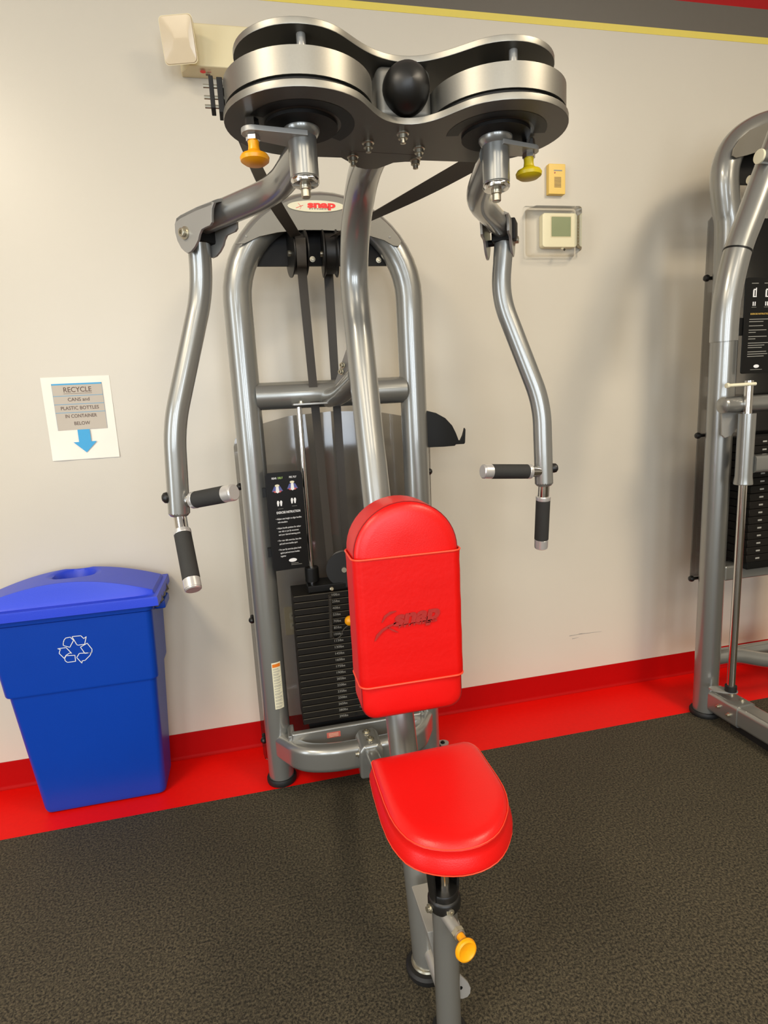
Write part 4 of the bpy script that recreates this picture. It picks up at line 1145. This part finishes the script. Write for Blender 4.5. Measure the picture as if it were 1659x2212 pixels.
# weight stack behind the rod
w2 = MB().box((rmid + 0.02, RY, 0.63), 0.34, 0.12, 0.03).build('weight_stack', 'black', cm, bev=0.003)
base_me = None
for k in range(16):
    z = 0.66 + 0.03 * k
    if base_me is None:
        base_me = MB().box((rmid + 0.02, RY, z), 0.36, 0.13, 0.028).build('weight_plate', 'weight', w2, bev=0.0015, seg=1)
        num = MB().box((rmid - 0.11, RY - 0.0655, z), 0.018, 0.0008, 0.006).build('weight_mark', 'grey_print', w2)
    else:
        for src in (base_me, num):
            c = src.copy(); COL.objects.link(c); c.parent = w2; c.location = (0, 0, 0.03 * k)
ssf = MB().box((rmid, RY, 0.60), RX2 - RX - 0.06, 0.07, 0.06).build('stack_shelf', 'frame', cm, bev=0.008, seg=3)
MB().box(P(1607, 1220, RY - 0.0358), 0.016, 0.0012, 0.022).build('shelf_sticker', 'label', ssf)
# placard
pq0, pq1, pq2, pq3 = [P(u, v, RY - 0.06) for (u, v) in ((1612, 600), (1659, 600), (1653, 808), (1596, 808))]
pw2 = 0.125; phh2 = pq0.z - pq3.z
pc2 = V((P(1604, 700, RY - 0.06).x + pw2 / 2, RY - 0.06, (pq0.z + pq3.z) / 2))
pl2 = MB().prism(rrect(pc2, EX, EZ, pw2, phh2, 0.008), (0, -0.006, 0)).build('instruction_placard', 'black', cm, bev=0.001)
MB().box((pc2.x - pw2 / 2 + 0.01, RY - 0.052, pc2.z), 0.04, 0.016, 0.06).build('placard_bracket', 'black', pl2)
def pt2(fx, fy): return V((pc2.x + pw2 * (fx - 0.5), RY - 0.0666, pc2.z + phh2 * (0.5 - fy)))
for fx in (0.3, 0.72):
    MB().box(pt2(fx, 0.06), 0.028, 0.0004, 0.002).build('placard_line', 'grey_print', pl2)
    for (dx, dz, sx_, sz_) in ((-0.004, 0, 0.006, 0.022), (0.006, 0.003, 0.004, 0.03), (0.001, -0.012, 0.016, 0.003), (0.0, 0.012, 0.01, 0.004)):
        MB().box(pt2(fx, 0.16) + V((dx, 0, dz)), sx_, 0.0004, sz_).build('figure_picture', 'white_print', pl2)
    for dx in (-0.004, 0.004):
        MB().box(pt2(fx, 0.27) + V((dx, 0, 0)), 0.004, 0.0004, 0.014).build('figure_picture', 'white_print', pl2)
    MB().box(pt2(fx, 0.305), 0.02, 0.0004, 0.001).build('placard_line', 'grey_print', pl2)
text('placard_text', 'EXERCISE INSTRUCTION', 'amber', pl2, pt2(0.52, 0.375), EX, EZ, 0.008, width=0.08)
yy = 0.43
for wds in ((0.08, 0.06), (0.06,), (0.075, 0.03), (0.078, 0.03), (0.085, 0.07, 0.06), (0.08, 0.085, 0.07)):
    for wd in wds:
        MB().box(pt2(0.17, yy) + V((wd / 2, 0, 0)), wd, 0.0004, 0.0022).build('placard_line', 'grey_print', pl2)
        yy += 0.024
    yy += 0.02
MB().add(ellipse(pt2(0.5, 0.925), EX, EZ, 0.012, 0.006, 18), [list(range(18))]).build('placard_logo', 'white_print', pl2)
MB().box(pt2(0.5, 0.96), 0.05, 0.0004, 0.0014).build('placard_line', 'grey_print', pl2)
# front swing arm: thick curved tube with a joint ring
FYA = -0.62
sa = spline([P(u, v, FYA) for (u, v) in ((1735, 170), (1690, 285), (1650, 390), (1622, 465), (1600, 522), (1588, 562), (1577, 610), (1569, 655), (1565, 700), (1563, 738))], 6)
sao = MB().tube(sa, 0.0395, 26).build('swing_arm', 'frame', cm)
ri = 4 * 6 + 3
rcen = sa[ri]; rdir = (sa[ri + 1] - sa[ri - 1]).normalized()
MB().lathe(rcen - rdir * 0.003, rdir, [(0.038, 0), (0.0407, 0.0005), (0.0407, 0.0055), (0.038, 0.006)], 26).build('joint_ring', 'black', sao)
# upper cross tube with pale end cap
ctp = P(1640, 338, FYA - 0.03)
MB().cyl(ctp, ctp + V((0.3, 0.02, 0)), 0.019, 20).build('cross_tube', 'frame', cm)
MB().lathe(ctp, -EX, [(0.0195, -0.004), (0.0195, 0.002), (0.018, 0.003), (0, 0.003)], 22).build('tube_cap', 'label', cm)
q = P(1618, 388, FYA + 0.05)
MB().cyl(q, q + V((0.1, 0, 0)), 0.012, 16).build('cross_pin', 'label', cm)
# mid tube, bracket, lever, sleeve, rod
mt = P(1556, 876, RY - 0.10)
MB().tube([mt + V((0.012, 0.0, 0)), mt + V((0.62, 0.03, 0))], 0.0295, 22).build('mid_tube', 'frame', cm)
MB().lathe(mt + V((0.014, 0, 0)), -EX, [(0.0295, 0), (0.0275, 0.008), (0.019, 0.014), (0, 0.016)], 22).build('tube_cap', 'frame', cm)
bk = [P(u, v, RY - 0.09) for (u, v) in ((1560, 890), (1602, 890), (1600, 905), (1592, 925), (1580, 941), (1566, 946), (1560, 940))]
MB().prism(bk, (0, 0.008, 0)).build('tube_bracket', 'plate', cm, bev=0.001)
RDY = RY - 0.13
lv0, lv1 = P(1572, 833, RDY - 0.02), P(1632, 829, RDY - 0.02)
MB().tube([lv0, lv1], 0.006, 10).lathe(lv0, (lv0 - lv1).normalized(), [(0.007, -0.006), (0.0095, 0), (0.008, 0.006), (0, 0.007)], 14).build('pop_pin_lever', 'label', cm)
rtop = P(1619, 822, RDY)
rbx = P(1578, 1490, RDY)
rod_x = (rtop.x + rbx.x) / 2
MB().cyl((rod_x, RDY, P(1578, 1490, RDY).z), (rod_x, RDY, rtop.z), 0.0145, 22).build('chrome_rod', 'chrome', cm)
MB().lathe((rod_x, RDY, P(1606, 1046, RDY).z), EZ, [(0.0148, 0), (0.031, 0), (0.032, 0.003), (0.0285, 0.03), (0.0285, P(1615, 893, RDY).z - P(1606, 1046, RDY).z)], 26).build('rod_sleeve', 'frame', cm)
bz = P(1640, 1000, RDY).z
sec3 = [(q_.x, q_.y) for q_ in rrect((0, 0, 0), EX, EY, 0.06, 0.062, 0.012, 3)]
MB().tube([V((rod_x + 0.024, RDY, bz)), V((rod_x + 0.5, RDY - 0.02, bz))], 0.03, sec=sec3).build('carriage_beam', 'frame', cm)
rz = P(1578, 1490, RDY).z
MB().lathe((rod_x, RDY, rz - 0.004), EZ, [(0.021, 0), (0.021, 0.022), (0.0148, 0.024)], 20).build('rod_bumper', 'rubber_foot', cm)
MB().prism(ellipse((rod_x - 0.015, RDY + 0.02, rz - 0.012), V((0.8, -0.6, 0)), V((0.6, 0.8, 0)), 0.05, 0.022, 22), (0, 0, 0.007)).build('rod_foot_plate', 'plate', cm)
bolt(cm, V((rod_x, RDY, rz - 0.012)), -EZ, 0.005, 0.009)
# base tube towards the viewer with socket and bolts
b0 = V((RX + 0.02, RY - 0.02, 0.075)); bdir = V((0.05, -1, 0)).normalized()
secb = [(q_.x, q_.y) for q_ in rrect((0, 0, 0), EX, EY, 0.082, 0.082, 0.016, 3)]
secs = [(q_.x, q_.y) for q_ in rrect((0, 0, 0), EX, EY, 0.09, 0.092, 0.018, 3)]
bt = MB().tube([b0, b0 + bdir * 1.1], 0.04, sec=secb).build('base_tube', 'frame', cm)
MB().tube([b0, b0 + bdir * 0.155], 0.04, sec=secs).build('base_socket', 'frame', bt, bev=0.001)
MB().box(b0 + bdir * 0.6 - EZ * 0.058, 0.07, 1.0, 0.034).build('rubber_runner', 'rubber_foot', bt)
for t_, hz in ((0.075, 0.006), (0.125, -0.004)):
    bolt(bt, b0 + bdir * t_ + V((-0.045, 0, hz)), -EX, 0.006, 0.012)
    bolt(bt, b0 + bdir * t_ + V((0.012, 0, 0.046)), EZ, 0.007, 0.008)
# bowed rear base tubes
bo1 = fil([V((RX + 0.02, RY, 0.235)), V((RX + 0.12, RY - 0.005, 0.24)), V((RX + 0.3, RY - 0.03, 0.19)), V((RX2, RY, 0.17))], 0.1)
MB().tube(bo1, 0.03, 20).build('bow_tube', 'frame', cm)
MB().tube([V((RX + 0.02, RY + 0.06, 0.21)), V((RX2, RY + 0.06, 0.21))], 0.028, 20).build('base_bar', 'frame', cm)
